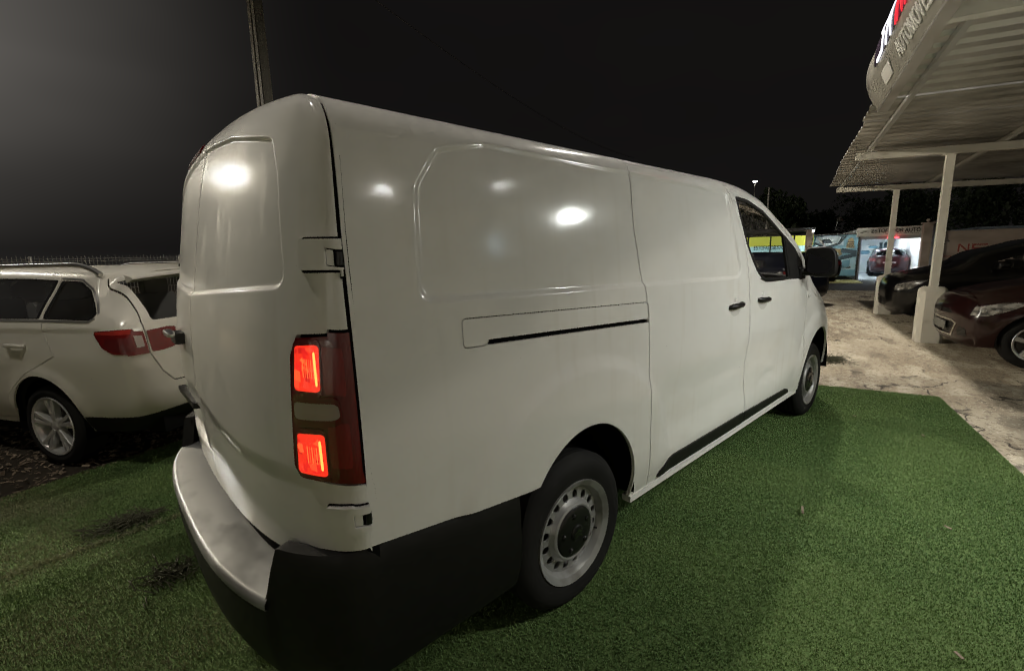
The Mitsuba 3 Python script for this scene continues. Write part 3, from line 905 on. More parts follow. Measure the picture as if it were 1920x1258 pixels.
def crackf(p):
    """Distance-like value that is small along wandering cracks."""
    u, v = tu(p)
    w = 1.1 * (fbm(u * 1.7, v * 1.7, 3.0, 4) - .5)
    a, b, _ = voronoi(u * .62 + w, v * .95 - w)
    return (b - a) * (.6 + fbm(u * 9, v * 9, 1.0, 3))


def crack_on(p):
    u, v = tu(p)
    return smoothstep(.47, .60, fbm(u * 1.1, v * 1.1, 4.0, 4))


def concrete_col(p, n, uv):
    u, v = tu(p)
    big = fbm(u * .5, v * .9, 0.0, 5)
    mid = fbm(u * 2.6, v * 6.5, 5.0, 5)
    fine = fbm(u * 34, v * 34, 9.0, 3)
    c = mix((.40, .35, .27), (.27, .225, .165), smoothstep(.38, .68, big))
    c = mix(c, (.50, .455, .36), smoothstep(.50, .72, mid) * .6)
    c = mix(c, (.16, .13, .095), smoothstep(.53, .74, fbm(u * 1.5 + 7, v * 5.4, 2.0, 5)) * .6)
    c = mix(c, (.12, .098, .075), smoothstep(.56, .74, fine) * .6)
    c = mix(c, (.62, .57, .47), smoothstep(.66, .8, fbm(u * 55, v * 55, 4.0, 2)) * .4)
    c = mix(c, (.045, .038, .03), smoothstep(.030, .004, crackf(p)) * crack_on(p))
    return mix(c, (.07, .06, .048), smoothstep(.60, .72, fbm(u * 3.1, v * 7, 11.0, 5)) * smoothstep(.10, .0, crackf(p)) * .8)


def concrete_bump(p, n, uv):
    u, v = tu(p)
    return .010 * fbm(u * 5, v * 11, 1.0, 5) + .004 * fbm(u * 40, v * 40, 2.0, 3) - .008 * smoothstep(.035, .0, crackf(p)) * crack_on(p)


def asphalt_col(p, n, uv):
    u, v = tu(p)
    c = mix((.045, .047, .05), (.085, .085, .085), fbm(u * .7, v * .7, 0.0, 4))
    return mix(c, (.12, .115, .11), smoothstep(.62, .8, fbm(u * 18, v * 18, 0.0, 3)) * .5)


def turf_base(p, n, uv):
    return mix((.060, .102, .032), (.095, .136, .050), fbm(p.x * 40, p.y * 40, 0.0, 3))


def worn(p):
    """Where the turf is flattened, dusty and browned: behind the van and towards the gravel."""
    u, v = tu(p)
    m = smoothstep(-.4, -1.3, u + .35 * v * 0 + .9 * (fbm(u * 1.6, v * 1.6, 3.0, 3) - .5)) * smoothstep(-1.9, -1.0, v)
    return m * smoothstep(.30, .62, fbm(u * 2.3, v * 2.3, 8.0, 4))


def blade_col(p, n, uv):
    k = cell_rand(p.x * 170, p.y * 170)
    g = fbm(p.x * 1.7, p.y * 1.7, 0.0, 3)
    c = mix((.112, .186, .055), (.152, .226, .076), k)
    c = mix(c, (.058, .125, .034), smoothstep(.40, .66, g) * .6)
    c = mix(c, (.20, .23, .10), smoothstep(.86, .96, cell_rand(p.x * 230, p.y * 230, 5)) * .7)
    return mix(c, mix((.30, .275, .17), (.15, .14, .085), k), worn(p) * .75)


scene.update({
    'concrete': bumped(P(mikit.proc(concrete_col), .85, specular=.25), concrete_bump, 4e-3),
    'asphalt': bumped(P(mikit.proc(asphalt_col), .7, specular=.35), lambda p, n, uv: .004 * fbm(p.x * 30, p.y * 30, 0.0, 3), 4e-3),
    'earth': P(mikit.proc(lambda p, n, uv: mix((.020, .017, .013), (.045, .037, .028), fbm(p.x * 9, p.y * 9, 0.0, 4))), .95, specular=.1),
    'turf_mat': P(mikit.proc(turf_base), .95, specular=.1),
    'turf_blade': P(mikit.proc(blade_col), .55, specular=.3),
    'chip': P(mikit.proc(lambda p, n, uv: mix((.10, .075, .052), (.25, .20, .15), cell_rand(p.x * 24, p.y * 24))), .85, specular=.2),
    'white_steel': P(mikit.proc(lambda p, n, uv: mix((.66, .64, .58), (.42, .38, .31), smoothstep(.58, .82, fbm(p.x * 3, p.y * 3, p.z * 5, 4)))), .42, specular=.5),
    'post_base': bumped(P(mikit.proc(lambda p, n, uv: mix((.62, .60, .54), (.40, .37, .31), smoothstep(.5, .85, fbm(p.x * 5, p.y * 5, p.z * 3, 4)))), .7), lambda p, n, uv: .002 * fbm(p.x * 30, p.y * 30, p.z * 30, 3)),
    'galvanized': P(mikit.proc(lambda p, n, uv: mix((.62, .61, .59), (.36, .35, .325), smoothstep(.40, .72, fbm(p.x * 1.2, p.y * 1.2, p.z, 4)))), mikit.proc(lambda p, n, uv: .30 + .2 * fbm(p.x * 4, p.y * 4, p.z, 3)), metallic=.75, specular=.5),
    'purlin_zinc': P((.62, .62, .60), .28, metallic=.6, specular=.5),
    'wall_white': bumped(P(mikit.proc(lambda p, n, uv: mix((.62, .60, .55), (.46, .43, .37), smoothstep(.45, .8, fbm(p.x * .8, p.y * .8, p.z * 1.6, 4)))), .85), lambda p, n, uv: .002 * fbm(p.x * 25, p.y * 25, p.z * 25, 3)),
})
add('ground', sited(sheet(-160, -160, 400, 200, -.030)), 'earth', smooth=False, kind='structure')
add('concrete_yard', sited(sheet(-14, -15, 18.2, 2.72, 0.0)), 'concrete', smooth=False, kind='structure')
add('asphalt_lane', sited(sheet(18.2, -24, 60, 40, .004)), 'asphalt', smooth=False, kind='structure')
add('gravel_strip', sited(sheet(-14, 2.72, 18.2, 30, -.004, 200, 120, lambda u, v: .02 * (meshkit.fbm(np.stack([u * 2, v * 2, 0 * u], -1), 3) - .5))), 'earth', smooth=40, kind='structure')
TURF = (-7.0, -3.0, 3.97, 2.76)
add('artificial_turf', sited(cat_(sheet(TURF[0], TURF[1], TURF[2], TURF[3], .010), bar((TURF[2], TURF[1], .005), (TURF[2], TURF[3], .005), .004, .010), bar((TURF[0], TURF[1], .005), (TURF[2], TURF[1], .005), .004, .010))), 'turf_mat', smooth=False, kind='structure')


def blade_patch(size, n, seed, hmin=.006, hmax=.014, w=.0030):
    r = np.random.default_rng(seed)
    x, y = r.uniform(0, size, n), r.uniform(0, size, n)
    h = r.uniform(hmin, hmax, n)
    az = r.uniform(0, 2 * np.pi, n)
    lean = r.uniform(.15, 1.0, n) * h * 1.1
    ba = az + np.pi / 2 + r.normal(0, .4, n)
    dx, dy = np.cos(az), np.sin(az)
    wx, wy = np.cos(ba) * w / 2, np.sin(ba) * w / 2
    z0 = np.full(n, -.002)
    mid = np.stack([x + dx * lean * .38, y + dy * lean * .38, h * .62], 1)
    tip = np.stack([x + dx * lean, y + dy * lean, h], 1)
    W = np.stack([wx, wy, 0 * wx], 1)
    B = np.stack([x, y, z0], 1)
    V = np.stack([B - W, B + W, mid - W * .9, mid + W * .9, tip], 1).reshape(-1, 3)
    i = np.arange(n)[:, None] * 5
    F = np.vstack([i + [0, 1, 3], i + [0, 3, 2], i + [2, 3, 4]])
    return trimesh.Trimesh(V, F, process=False)


TS = .62
for k in range(3):
    scene[f'turf_patch_{k}'] = {'type': 'shapegroup', 'blades': mikit.ply(blade_patch(TS, 9500, 11 + k), 'turf_blade')}
tag('turf_grass', 'short green plastic blades of the artificial turf, browned behind the van', 'grass', kind='stuff')
_r = np.random.default_rng(5)
_n = 0
for i in range(int((TURF[2] - TURF[0]) / TS) + 1):
    for j in range(int((TURF[3] - TURF[1]) / TS) + 1):
        u0, v0 = TURF[2] - (i + 1) * TS, TURF[1] + j * TS
        if v0 + TS > TURF[3] + .02:
            v0 = TURF[3] - TS
        c = S(u0 + TS / 2, v0 + TS / 2)
        d = c - CAM
        if d @ _fw < -.4 or u0 < -4.2:
            continue
        _n += 1
        rot = int(_r.integers(4)) * 90
        M = T().translate([float(c[0]), float(c[1]), .010]).rotate([0, 0, 1], math.degrees(math.atan2(E1[1], E1[0])) + rot).translate([-TS / 2, -TS / 2, 0])
        scene[f'turf_grass__{_n:03d}'] = {'type': 'instance', 'to_world': M, 'group': {'type': 'ref', 'id': f'turf_patch_{int(_r.integers(3))}'}}


def chips(n, seed, u0, u1, v0, v1, s0, s1, z=.004):
    r = np.random.default_rng(seed)
    out_v, out_f = [], []
    base = np.array([[-1, -.3, 0], [.9, -.4, 0], [1, .35, 0], [-.8, .4, 0], [0, 0, .25]])
    f = np.array([[0, 1, 4], [1, 2, 4], [2, 3, 4], [3, 0, 4], [0, 2, 1], [0, 3, 2]])
    for k in range(n):
        s = r.uniform(s0, s1)
        b = base * s * np.array([1, r.uniform(.5, 1.4), r.uniform(.5, 1.6)]) + r.normal(0, .12 * s, base.shape)
        a, t = r.uniform(0, 6.3), r.normal(0, .35)
        R = trimesh.transformations.euler_matrix(t, r.normal(0, .3), a)[:3, :3]
        out_v.append(b @ R.T + [r.uniform(u0, u1), r.uniform(v0, v1), z + r.uniform(0, .012)])
        out_f.append(f + 5 * k)
    return trimesh.Trimesh(np.vstack(out_v), np.vstack(out_f), process=False)


add('bark_chips', sited(chips(9000, 3, -4.6, 3.0, 2.70, 5.2, .008, .026)), 'chip', smooth=False, label='loose bark chips and dry leaves covering the strip left of the turf', cat='bark mulch', kind='stuff')
add('loose_grit', sited(chips(1500, 4, 3.9, 13, -3.6, 2.6, .003, .011, -.002)), 'chip', smooth=False, label='loose grit and crumbs of concrete scattered over the pale yard', cat='grit', kind='stuff')

# ------------------------------------------------------------------ canopy
U_P = (2.65, 7.54, 11.25)
V_P, V_B = -3.63, -8.45
CAN_U0, CAN_U1 = 2.1, 11.55


def can_z(u, v=V_P):
    """Height of the beams' undersides."""
    return 2.82 - .032 * (u - 7.54) + .03 * (v - V_P)


K = 'canopy'
tag(K, 'open canopy of corrugated metal sheets on white steel posts and beams', 'canopy')
for i, u in enumerate(U_P):
    vl = V_P + (1.25, 1.15, 1.08)[i]
    a, b = np.array([u, vl, can_z(u, vl) + .055]), np.array([u, V_B - .1, can_z(u, V_B) + .055])
    add(K + '__beam', sited(bar(a, b, .10, .11, .012)), 'white_steel')
    for v in (V_P, V_B):
        h = can_z(u, v)
        add(K + '__post', sited(cat_(bar((u, v, .80), (u, v, h), .105, .105, .010), box(.17, .17, .012, (u, v, h - .006)))), 'white_steel')
        bs = box(.32, .32, .80, (u, v, .40), .05)
        tp = trimesh.convex.convex_hull(np.vstack([box(.32, .32, .02, (u, v, .79), .0).vertices, box(.22, .22, .02, (u, v, .865)).vertices]))
        pv = Polygon([(-.16, -.11), (-.11, -.16), (.11, -.16), (.16, -.11), (.16, .11), (.11, .16), (-.11, .16), (-.16, .11)])
        b1 = prism(pv, .79, frame_m((u, v, 0), (1, 0, 0), (0, 1, 0), (0, 0, 1)))
        top = np.array(pv.exterior.coords)[:-1]
        hull = trimesh.Trimesh(np.vstack([np.column_stack([top + [u, v], np.full(8, .785)]), np.column_stack([top * .93 + [u, v], np.full(8, .83)]), np.column_stack([top * .72 + [u, v], np.full(8, .862)])])).convex_hull
        add(K + '__post_base', sited(cat_(b1, hull)), 'post_base', smooth=35)
for v, w in ((V_P + .98, .055), (V_P - .55, .06), (-5.9, .06), (-7.4, .06)):
    add(K + '__purlin', sited(bar((CAN_U0, v, can_z(CAN_U0, v) + .11 + .028), (CAN_U1, v, can_z(CAN_U1, v) + .11 + .028), w, .052, .006)), 'purlin_zinc')
# roof sheets, one metre of trapezoid ribs each, lapped
pitch, ridge = .245, .034
nsh = 10
wid = (CAN_U1 - CAN_U0) / nsh
for k in range(nsh):
    ua, ub = CAN_U0 + k * wid - .03, CAN_U0 + (k + 1) * wid + .03
    us = []
    q0 = math.floor(ua / pitch)
    for q in range(q0, q0 + int((ub - ua) / pitch) + 3):
        us += [(q * pitch, 0), (q * pitch + .075, 0), (q * pitch + .105, 1), (q * pitch + .165, 1), (q * pitch + .195, 0)]
    us = [(x, h) for x, h in us if ua <= x <= ub]
    vs = np.array([V_P + 1.33 - .012 * (ua), -5.0, -6.6, V_B - .35])
    rr = np.random.default_rng(40 + k)
    vs[0] += rr.uniform(-.02, .02)
    A = np.array([[(x, v, can_z(x, v) + .172 + h * ridge + .0015 * (k % 2) + .004 * math.sin(9 * x + 3 * v)) for v in vs] for x, h in us])
    m, n = A.shape[:2]
    i, j = np.meshgrid(np.arange(m - 1), np.arange(n - 1), indexing='ij')
    q4 = np.stack([i * n + j, (i + 1) * n + j, (i + 1) * n + j + 1, i * n + j + 1], -1).reshape(-1, 4)
    up = trimesh.Trimesh(A.reshape(-1, 3), np.vstack([q4[:, [0, 1, 2]], q4[:, [0, 2, 3]]]), process=False)
    add(K + '__roof_sheet', sited(up), 'galvanized', smooth=False)
# ------------------------------------------------------------------ cars
class Car:
    """A car body in its own frame (x forwards from the rear axle, y left, z up): a grid of rows s (tail to nose) and columns t (sill to the roof's middle).
    Row 0 is the tail's middle line and the last row the nose's, so tail and nose are part of the same skin."""

    def __init__(self, W, tail, nose, sides, yf=(0, .42, .74, .92)):
        """tail, nose: (x, z) of the middle line for the 10 columns; sides: (x, [(y, z)] * 10) stations between them."""
        rows = []
        first, last = np.array(sides[0][1]), np.array(sides[-1][1])
        for f in yf:
            rows.append([(tail[j][0] + .10 * f ** 4 * (1 if j < 8 else .5), first[j][0] * f, tail[j][1] + (first[j][1] - tail[j][1]) * f ** 4) for j in range(10)])
        for x, c in sides:
            rows.append([((x[j] if isinstance(x, (list, tuple)) else x), c[j][0], c[j][1]) for j in range(10)])
        for f in yf[::-1]:
            rows.append([(nose[j][0] - .16 * f ** 3 * (1 if j < 8 else .5), last[j][0] * f, nose[j][1] + (last[j][1] - nose[j][1]) * f ** 4) for j in range(10)])
        self.C = np.array(rows)
        n = len(rows)
        d = np.linalg.norm(np.diff(self.C[:, 3], axis=0), axis=1) ** .7
        self.sk = np.concatenate([[0], np.cumsum(d)])
        self.sk /= self.sk[-1]
        mid = self.C[n // 2]
        k = np.concatenate([[0], np.cumsum(np.linalg.norm(np.diff(mid, axis=0), axis=1) ** .75)])
        self.tk = k / k[-1]
        self.ps = PchipInterpolator(self.sk, self.C, axis=0)
        self.pt = CubicSpline(self.tk, np.eye(10), bc_type='natural')
        self.nf = len(yf)
        self.disp = None
        g, h = np.meshgrid(np.linspace(0, 1, 260), np.linspace(0, self.tk[8], 120), indexing='ij')
        Pn = self.base(g.ravel(), h.ravel())
        side = Pn[:, 1] > 0
        self._st = np.stack([g.ravel(), h.ravel()], 1)
        m = (self._st[:, 0] > self.sk[self.nf - 1] * .9) & (self._st[:, 0] < 1 - (1 - self.sk[-self.nf]) * .9)
        self.i_side = LinearNDInterpolator(Pn[m][:, [0, 2]], self._st[m])
        m = self._st[:, 0] < self.sk[self.nf + 1]
        self.i_tail = LinearNDInterpolator(Pn[m][:, [1, 2]] + 1e-6 * np.arange(m.sum())[:, None], self._st[m])
        m = self._st[:, 0] > self.sk[-self.nf - 1]
        self.i_nose = LinearNDInterpolator(Pn[m][:, [1, 2]] + 1e-6 * np.arange(m.sum())[:, None], self._st[m])

    def base(self, s, t):
        c = self.ps(np.clip(s, 0, 1))
        w = self.pt(np.clip(t, 0, 1))
        return np.einsum('nk,nkj->nj', w, c)

    def surf(self, side=1):
        def f(s, t):
            P = self.base(np.asarray(s, float), np.asarray(t, float))
            if self.disp is not None:
                P = P + self.disp(P)
            P = P * np.array([1, side, 1.0])
            return P
        return f

    def poly(self, pg, which='side', step=.03):
        inv = {'side': self.i_side, 'tail': self.i_tail, 'nose': self.i_nose}[which]
        pg = Polygon(pg) if isinstance(pg, (list, tuple)) else pg

        def ring(r):
            p = densify(r, step)
            q = inv(p)
            q = q[~np.isnan(q[:, 0])]
            return q
        out = []
        for g in getattr(pg, 'geoms', [pg]):
            e = ring(g.exterior)
            if len(e) > 3:
                hs = [ring(r) for r in g.interiors]
                out.append(Polygon(e, [h for h in hs if len(h) > 3]).buffer(0))
        return shapely.union_all(out)

    def below(self, s0, s1, zf, n=40):
        """The skin between rows s0 and s1 that lies below height zf(s)."""
        tt = np.linspace(0, self.tk[4], 160)
        out = []
        for s in np.linspace(s0, s1, n):
            z = np.maximum.accumulate(self.base(np.full(160, s), tt)[:, 2]) + 1e-6 * np.arange(160)
            out.append((s, float(np.interp(zf(s), z, tt))))
        return Polygon([(s0, -.0)] + out + [(s1, 0.0)])

    def panel(self, st, side=1, da=.012, dt=.02, **kw):
        # s runs tail to nose: the outward normal is s x t on the right side
        return panel(self.surf(side), st, da, dt, flip=(side > 0), **kw)

    def at(self, a, b, which='side', side=1, off=0.0):
        inv = {'side': self.i_side, 'tail': self.i_tail, 'nose': self.i_nose}[which]
        st = inv(np.array([[a, b]]))
        f, e = self.surf(side), 1e-3
        s, t = st[:, 0], st[:, 1]
        n = np.cross(f(s + e, t) - f(s - e, t), f(s, t + e) - f(s, t - e)) * (-side)
        n /= np.linalg.norm(n)
        return f(s, t)[0] + off * n[0], n[0]


def alloy_wheel(key, hub, side, R=.31, rim=.22, spokes=5, M=None, mat='alloy', double=True, width=.2):
    tw = width
    tyre = lathe([(rim - .012, .03), (rim + .003, .008), (rim + .03, -.003), (R - .045, -.004), (R - .018, .010), (R - .004, .028), (R, .045), (R, tw - .045), (R - .018, tw - .01), (rim + .02, tw + .003), (rim - .012, tw - .03)], 72)
    ring = lathe([(rim + .004, .003), (rim + .002, .008), (rim - .012, .014), (rim - .024, .030), (rim - .034, .07), (rim - .036, .13), (rim - .042, .13), (rim - .04, .06), (rim - .016, .006), (rim, -.001), (rim + .004, .003)], 72)
    sp = []
    for i in range(spokes):
        a = 2 * math.pi * i / spokes + .3
        for o in ((-.16, .16) if double else (0.,)):
            w0, w1 = (.024, .034) if double else (.045, .06)
            p0, p1 = .045, rim - .018
            aa, ab = a + o * .55, a + o
            pts = []
            for (r_, an, w, y) in ((p0, aa, w0, .024), (p1, ab, w1, .012)):
                c, s_ = math.cos(an), math.sin(an)
                for q in (-1, 1):
                    pts.append((r_ * c - q * w / 2 * s_, y, r_ * s_ + q * w / 2 * c))
                    pts.append((r_ * c - q * w * .8 / 2 * s_, y - .008, r_ * s_ + q * w * .8 / 2 * c))
                    pts.append((r_ * c - q * w / 2 * s_, y + .035, r_ * s_ + q * w / 2 * c))
            sp.append(trimesh.Trimesh(np.array(pts)).convex_hull)
    hubm = lathe([(.0001, .012), (.026, .013), (.034, .02), (.062, .024), (.066, .06), (.0001, .06)], 40)
    drum = lathe([(.0001, .085), (rim * .72, .085), (rim * .72, .11), (.0001, .11)], 40)
    Mw = frame_m(hub, (1, 0, 0), (0, -side, 0), (0, 0, 1))
    if M is not None:
        Mw = M @ Mw
    for nm, m, b in [('tyre', tyre, 'rubber'), ('rim', ring, mat)] + [('spoke', s, mat) for s in sp] + [('hub', hubm, mat), ('brake_disc', drum, 'dark_metal')]:
        m = m.copy()
        m.apply_transform(Mw)
        if np.linalg.det(Mw[:3, :3]) < 0:
            m.invert()
        add(f'{key}__{nm}', m, b, smooth=35)


scene.update({
    'cream_paint': gloss((.60, .575, .51), .04),
    'maroon_paint': gloss((.016, .0042, .0038), .04),
    'black_paint': gloss((.0032, .0030, .0031), .04),
    'navy_paint': gloss((.005, .006, .012), .04),
    'red_paint': gloss((.022, .0025, .003), .04),
    'alloy': P((.52, .52, .50), .30, metallic=.6, specular=.5),
    'dark_glass': P((.006, .007, .007), .06, specular=.5),
    'lamp_red_dull': gloss((.13, .006, .006), .03),
    'lamp_red_pale': gloss((.34, .030, .022), .04),
    'lamp_white_dull': P((.40, .36, .33), .16, specular=.6, clearcoat=1.0),
    'trim_silver': P((.55, .54, .51), .25, metallic=.9),
    'grey_cloth': P((.10, .10, .095), .8),
})


def car_sections(W, zs, rows):
    """Side stations from (x, belt z, roof-edge z, roof z, half width of belt, half width of roof edge)."""
    out = []
    for x, zb, ze, zr, wb, wr in rows:
        k = wb / W
        c = [(.90 * wb, zs), (.965 * wb, zs + .13), (wb, zs + .48 * (zb - zs)), (.995 * wb, zb - .10), (.955 * wb, zb)]
        y0, z0 = c[-1]
        c += [(y0 + (wr - y0) * .38 + .006, z0 + (ze - z0) * .38), (y0 + (wr - y0) * .78 + .006, z0 + (ze - z0) * .76), (wr, ze), (wr * .80, ze + .70 * (zr - ze)), (0, zr)]
        out.append((x, c))
    return out


def finish_car(K, car, M, paint, arches, door_lines, windows, inner=True, tail_lines=(), tailparts=(), noseparts=(), glass='tint_pane', side_list=(1, -1), da=.012, dt=.02, fine=1):
    """Body skin with wheel arches, panel joints and windows cut out of it, then glass and the given lamps."""
    tk = car.tk

    def put(name, mesh, b, smooth=40, **kw):
        mesh = mesh.copy()
        mesh.apply_transform(M)
        return add(f'{K}__{name}', mesh, b, smooth=smooth, **kw)
    whole = sbox(0.0, 0.0, 1.0, 1.0)
    cut = [car.poly(a, 'side') for a in arches]
    joint = [car.poly(LineString(l).buffer(.0032, cap_style=2, join_style=1), 'side', .01) for l in door_lines]
    joint += [car.poly(LineString(l).buffer(.0036, cap_style=2, join_style=1), 'tail', .01) for l in tail_lines]
    wins = [(car.poly(w, 'side'), n) for w, n in windows]
    tp = [(car.poly(p, 'tail', .02), n, b, o) for p, n, b, o in tailparts]
    np_ = [(car.poly(p, 'nose', .02), n, b, o) for p, n, b, o in noseparts]
    holes = shapely.union_all([w.buffer(.001) for w, _ in wins] + [p for p, n, b, o in tp + np_ if o < 0] + cut)
    for sd in side_list:
        first = sd == side_list[0]
        body = whole.difference(holes)
        if first:
            body = body.difference(shapely.union_all(joint)) if joint else body
        put('body', car.panel(body, sd, da if first else .03, dt if first else .05, lip=.012 if first else 0), paint)
        if first or True:
            for w, n in wins:
                put(n, car.panel(w, sd, .03, .04, off=-.006), glass)
                put('window_seal', car.panel(w.buffer(.001).difference(w.buffer(-.0035)), sd, .02, .03, off=.002), 'black_gloss')
        for p, n, b, o in tp + np_:
            put(n, car.panel(p, sd, .008, .012, off=o, lip=.010), b)
        if inner:
            put('inner_shell', car.panel(sbox(.02, .05, .98, tk[4] - .04).difference(shapely.union_all(cut).buffer(-.01)), sd, .03, .05, off=-.03), 'black_matt')
    return put


def loop_arch(cx, cz, r, rz=None):
    return arch(cx, cz, r, rz or r)


def place(origin, heading):
    """Car frame -> world: origin is the ground under the rear axle, heading the direction it faces, in radians."""
    c, s = math.cos(heading), math.sin(heading)
    return frame_m(origin, (c, s, 0), (-s, c, 0), (0, 0, 1))


def wells(put, axles, W, r, side_list=(1, -1)):
    for cx in axles:
        for sd in side_list:
            a = np.linspace(-.08 * math.pi, 1.08 * math.pi, 30)
            ring = np.stack([cx + r * np.cos(a), 0 * a, .33 + r * np.sin(a)], 1)
            v = np.vstack([ring + [0, sd * (W - .02), 0], ring + [0, sd * (W - .34), 0], [[cx, sd * (W - .34), .33]]])
            k = len(a)
            j = np.arange(k - 1)
            f = np.vstack([np.stack([j, j + 1, j + 1 + k], 1), np.stack([j, j + 1 + k, j + k], 1), np.stack([j + k, j + k + 1, 0 * j + 2 * k], 1)])
            put('wheel_liner', trimesh.Trimesh(v, f, process=False), 'black_matt')


def car_cabin(put, W, x0, x1, zb, rearx):
    for y in (-.36, .36):
        for xs in (x0, x0 + .95):
            s = cat_(box(.46, .46, .14, (xs + .28, y, zb - .42), .05), box(.14, .46, .60, (xs, y, zb - .12), .05), box(.09, .25, .16, (xs - .06, y, zb + .24), .035))
            put('seat', s, 'grey_cloth')
    put('cabin_floor', box(x1 - rearx, 2 * W - .25, .05, ((x1 + rearx) / 2, 0, zb - .55)), 'black_matt')
    put('dashboard', box(.4, 2 * W - .3, .2, (x1 - .25, 0, zb - .10), .05), 'black_plastic')


# --- the estate car left of the van
def build_wagon():
    K = 'estate_car'
    tag(K, 'cream white estate car with silver roof rails parked left of the van', 'car')
    W, zs = .845, .29
    rows = [(-.62, 1.09, 1.33, 1.455, .80, .575), (-.40, 1.105, 1.405, 1.475, .832, .60), (0, 1.105, 1.42, 1.487, .845, .615), (.7, 1.09, 1.43, 1.495, .845, .625), (1.2, 1.075, 1.42, 1.485, .845, .62), (1.6, 1.055, 1.33, 1.40, .845, .64),
            (2.0, 1.02, 1.16, 1.21, .845, .70), (2.3, .98, 1.03, 1.08, .84, .72), (2.7, .90, .94, .99, .82, .70), (3.0, .82, .86, .90, .74, .62)]
    sides = car_sections(W, zs, rows)
    x0 = [-.60, -.80, -.83, -.80, -.755, -.64, -.52, -.47, -.50, -.55]
    sides[0] = (x0, sides[0][1])
    tail = [(-.82, .32), (-.945, .42), (-.965, .60), (-.925, .86), (-.885, 1.085), (-.79, 1.24), (-.70, 1.36), (-.655, 1.43), (-.66, 1.452), (-.64, 1.458)]
    nose = [(3.15, .25), (3.26, .35), (3.28, .55), (3.24, .72), (3.18, .80), (3.14, .83), (3.10, .85), (3.06, .87), (3.03, .885), (3.0, .90)]
    car = Car(W, tail, nose, sides)

    def disp(P):
        d = np.zeros_like(P)
        z, x, y = P[:, 2], P[:, 0], P[:, 1]
        sh = sstep(1.055, 1.02, z + .012 * x) * sstep(.80, .98, z) * (np.abs(y) > .5) * sstep(-.75, -.6, x)
        d[:, 1] -= .014 * sh
        r = np.hypot(x, z - .33)
        d[:, 1] += .018 * sstep(.47, .39, r) * (y > .5)
        return d
    car.disp = disp
    # origin so that the tyre's outer face passes where it stands
    h = math.radians(121.2)
    fwd = np.array([math.cos(h), math.sin(h), 0])
    left = np.array([-fwd[1], fwd[0], 0])
    org = np.array([-1.703, 2.705, 0]) - left * .825
    M = place(org, h)
    wq = soft_poly([(-.085, 1.122), (-.085, 1.385), (-.28, 1.375), (-.40, 1.315), (-.555, 1.155), (-.53, 1.115)], .018)
    wr = soft_poly([(-.035, 1.122), (-.035, 1.388), (.30, 1.402), (.76, 1.408), (.76, 1.112)], .012)
    wf = soft_poly([(.84, 1.11), (.84, 1.408), (1.05, 1.40), (1.35, 1.35), (1.80, 1.13), (1.80, 1.09)], .012)
    doors = [[(-.065, 1.41), (-.065, 1.20), (-.10, 1.04), (-.16, .93), (-.20, .86)], [(.80, 1.42), (.80, .35)], [(-.20, .86), (.12, .72), (.38, .55), (.42, .34), (.80, .33), (1.85, .33), (1.92, .55), (1.9, .95)]]
    tailp = [(soft_poly([(0, 1.115), (.60, 1.10), (.545, 1.37), (.50, 1.395), (0, 1.415)], .02), 'rear_window', 'tint_pane', -.004),
             (soft_poly([(.50, .90), (.46, 1.04), (.52, 1.045), (.655, 1.035), (.655, .885), (.58, .885)], .012), 'tail_lamp_inner', 'lamp_red_dull', .003),
             (soft_poly([(0, 1.432), (.14, 1.430), (.14, 1.415), (0, 1.417)], .003), 'high_brake_lamp', 'dark_red', .004)]
    put = finish_car(K, car, M, 'cream_paint', [loop_arch(0, .335, .365, .375), loop_arch(2.47, .33, .36, .37)], doors, [(wq, 'quarter_window'), (wr, 'rear_door_window'), (wf, 'front_door_window')], tail_lines=[[(.565, 1.40), (.66, 1.10), (.668, .88), (.62, .74), (.56, .66), (0, .645)]], tailparts=tailp, da=.010, dt=.012)
    # outer tail lamp wraps from side to tail
    for sd in (1, -1):
        a = car.poly(soft_poly([(-.575, 1.040), (-.595, 1.0), (-.66, .93), (-.76, .888), (-.95, .875), (-.95, 1.04), (-.80, 1.052)], .014), 'side')
        b = car.poly(Polygon([(.675, 1.035), (.675, .880), (.785, .878), (.785, 1.045)]), 'tail', .02)
        lam = shapely.union_all([a, b]).buffer(.004).buffer(-.004)
        put('tail_lamp', car.panel(lam, sd, .008, .01, off=.005, lip=.012), 'lamp_red_dull', label='dull red unlit tail lamp wrapping round the corner' if sd > 0 else None)
        top_ = car.poly(Polygon([(-.59, 1.036), (-.60, 1.018), (-.95, 1.016), (-.95, 1.04), (-.80, 1.047)]), 'side').intersection(lam)
        put('lamp_light_strip', car.panel(top_, sd, .008, .008, off=.0065), 'lamp_red_pale')
        mid_ = car.poly(soft_poly([(-.70, .995), (-.68, .945), (-.77, .905), (-.90, .90), (-.90, .995)], .01), 'side').intersection(lam.buffer(-.006))
        put('lamp_dark_chamber', car.panel(mid_, sd, .008, .008, off=.0065), 'dark_red')
        cl = car.poly(Polygon([(.69, 1.005), (.69, .93), (.735, .925), (.735, 1.01)]), 'tail', .02)
        put('indicator_lens', car.panel(cl, sd, .008, .008, off=.007, lip=.004), 'smoked_lens')
        # chrome strip under the windows, roof rail
        strip = car.poly(LineString([(-.56, 1.125), (-.525, 1.103), (-.08, 1.108), (.8, 1.100), (1.8, 1.075)]).buffer(.007), 'side', .01)
        put('window_trim', car.panel(strip, sd, .01, .006, off=.006, lip=.008), 'trim_silver')
        top = car.poly(LineString([(-.085, 1.40), (-.285, 1.388), (-.41, 1.325), (-.57, 1.16)]).buffer(.006), 'side', .01)
        put('window_trim', car.panel(top, sd, .01, .006, off=.004, lip=.006), 'trim_silver')
        rl = []
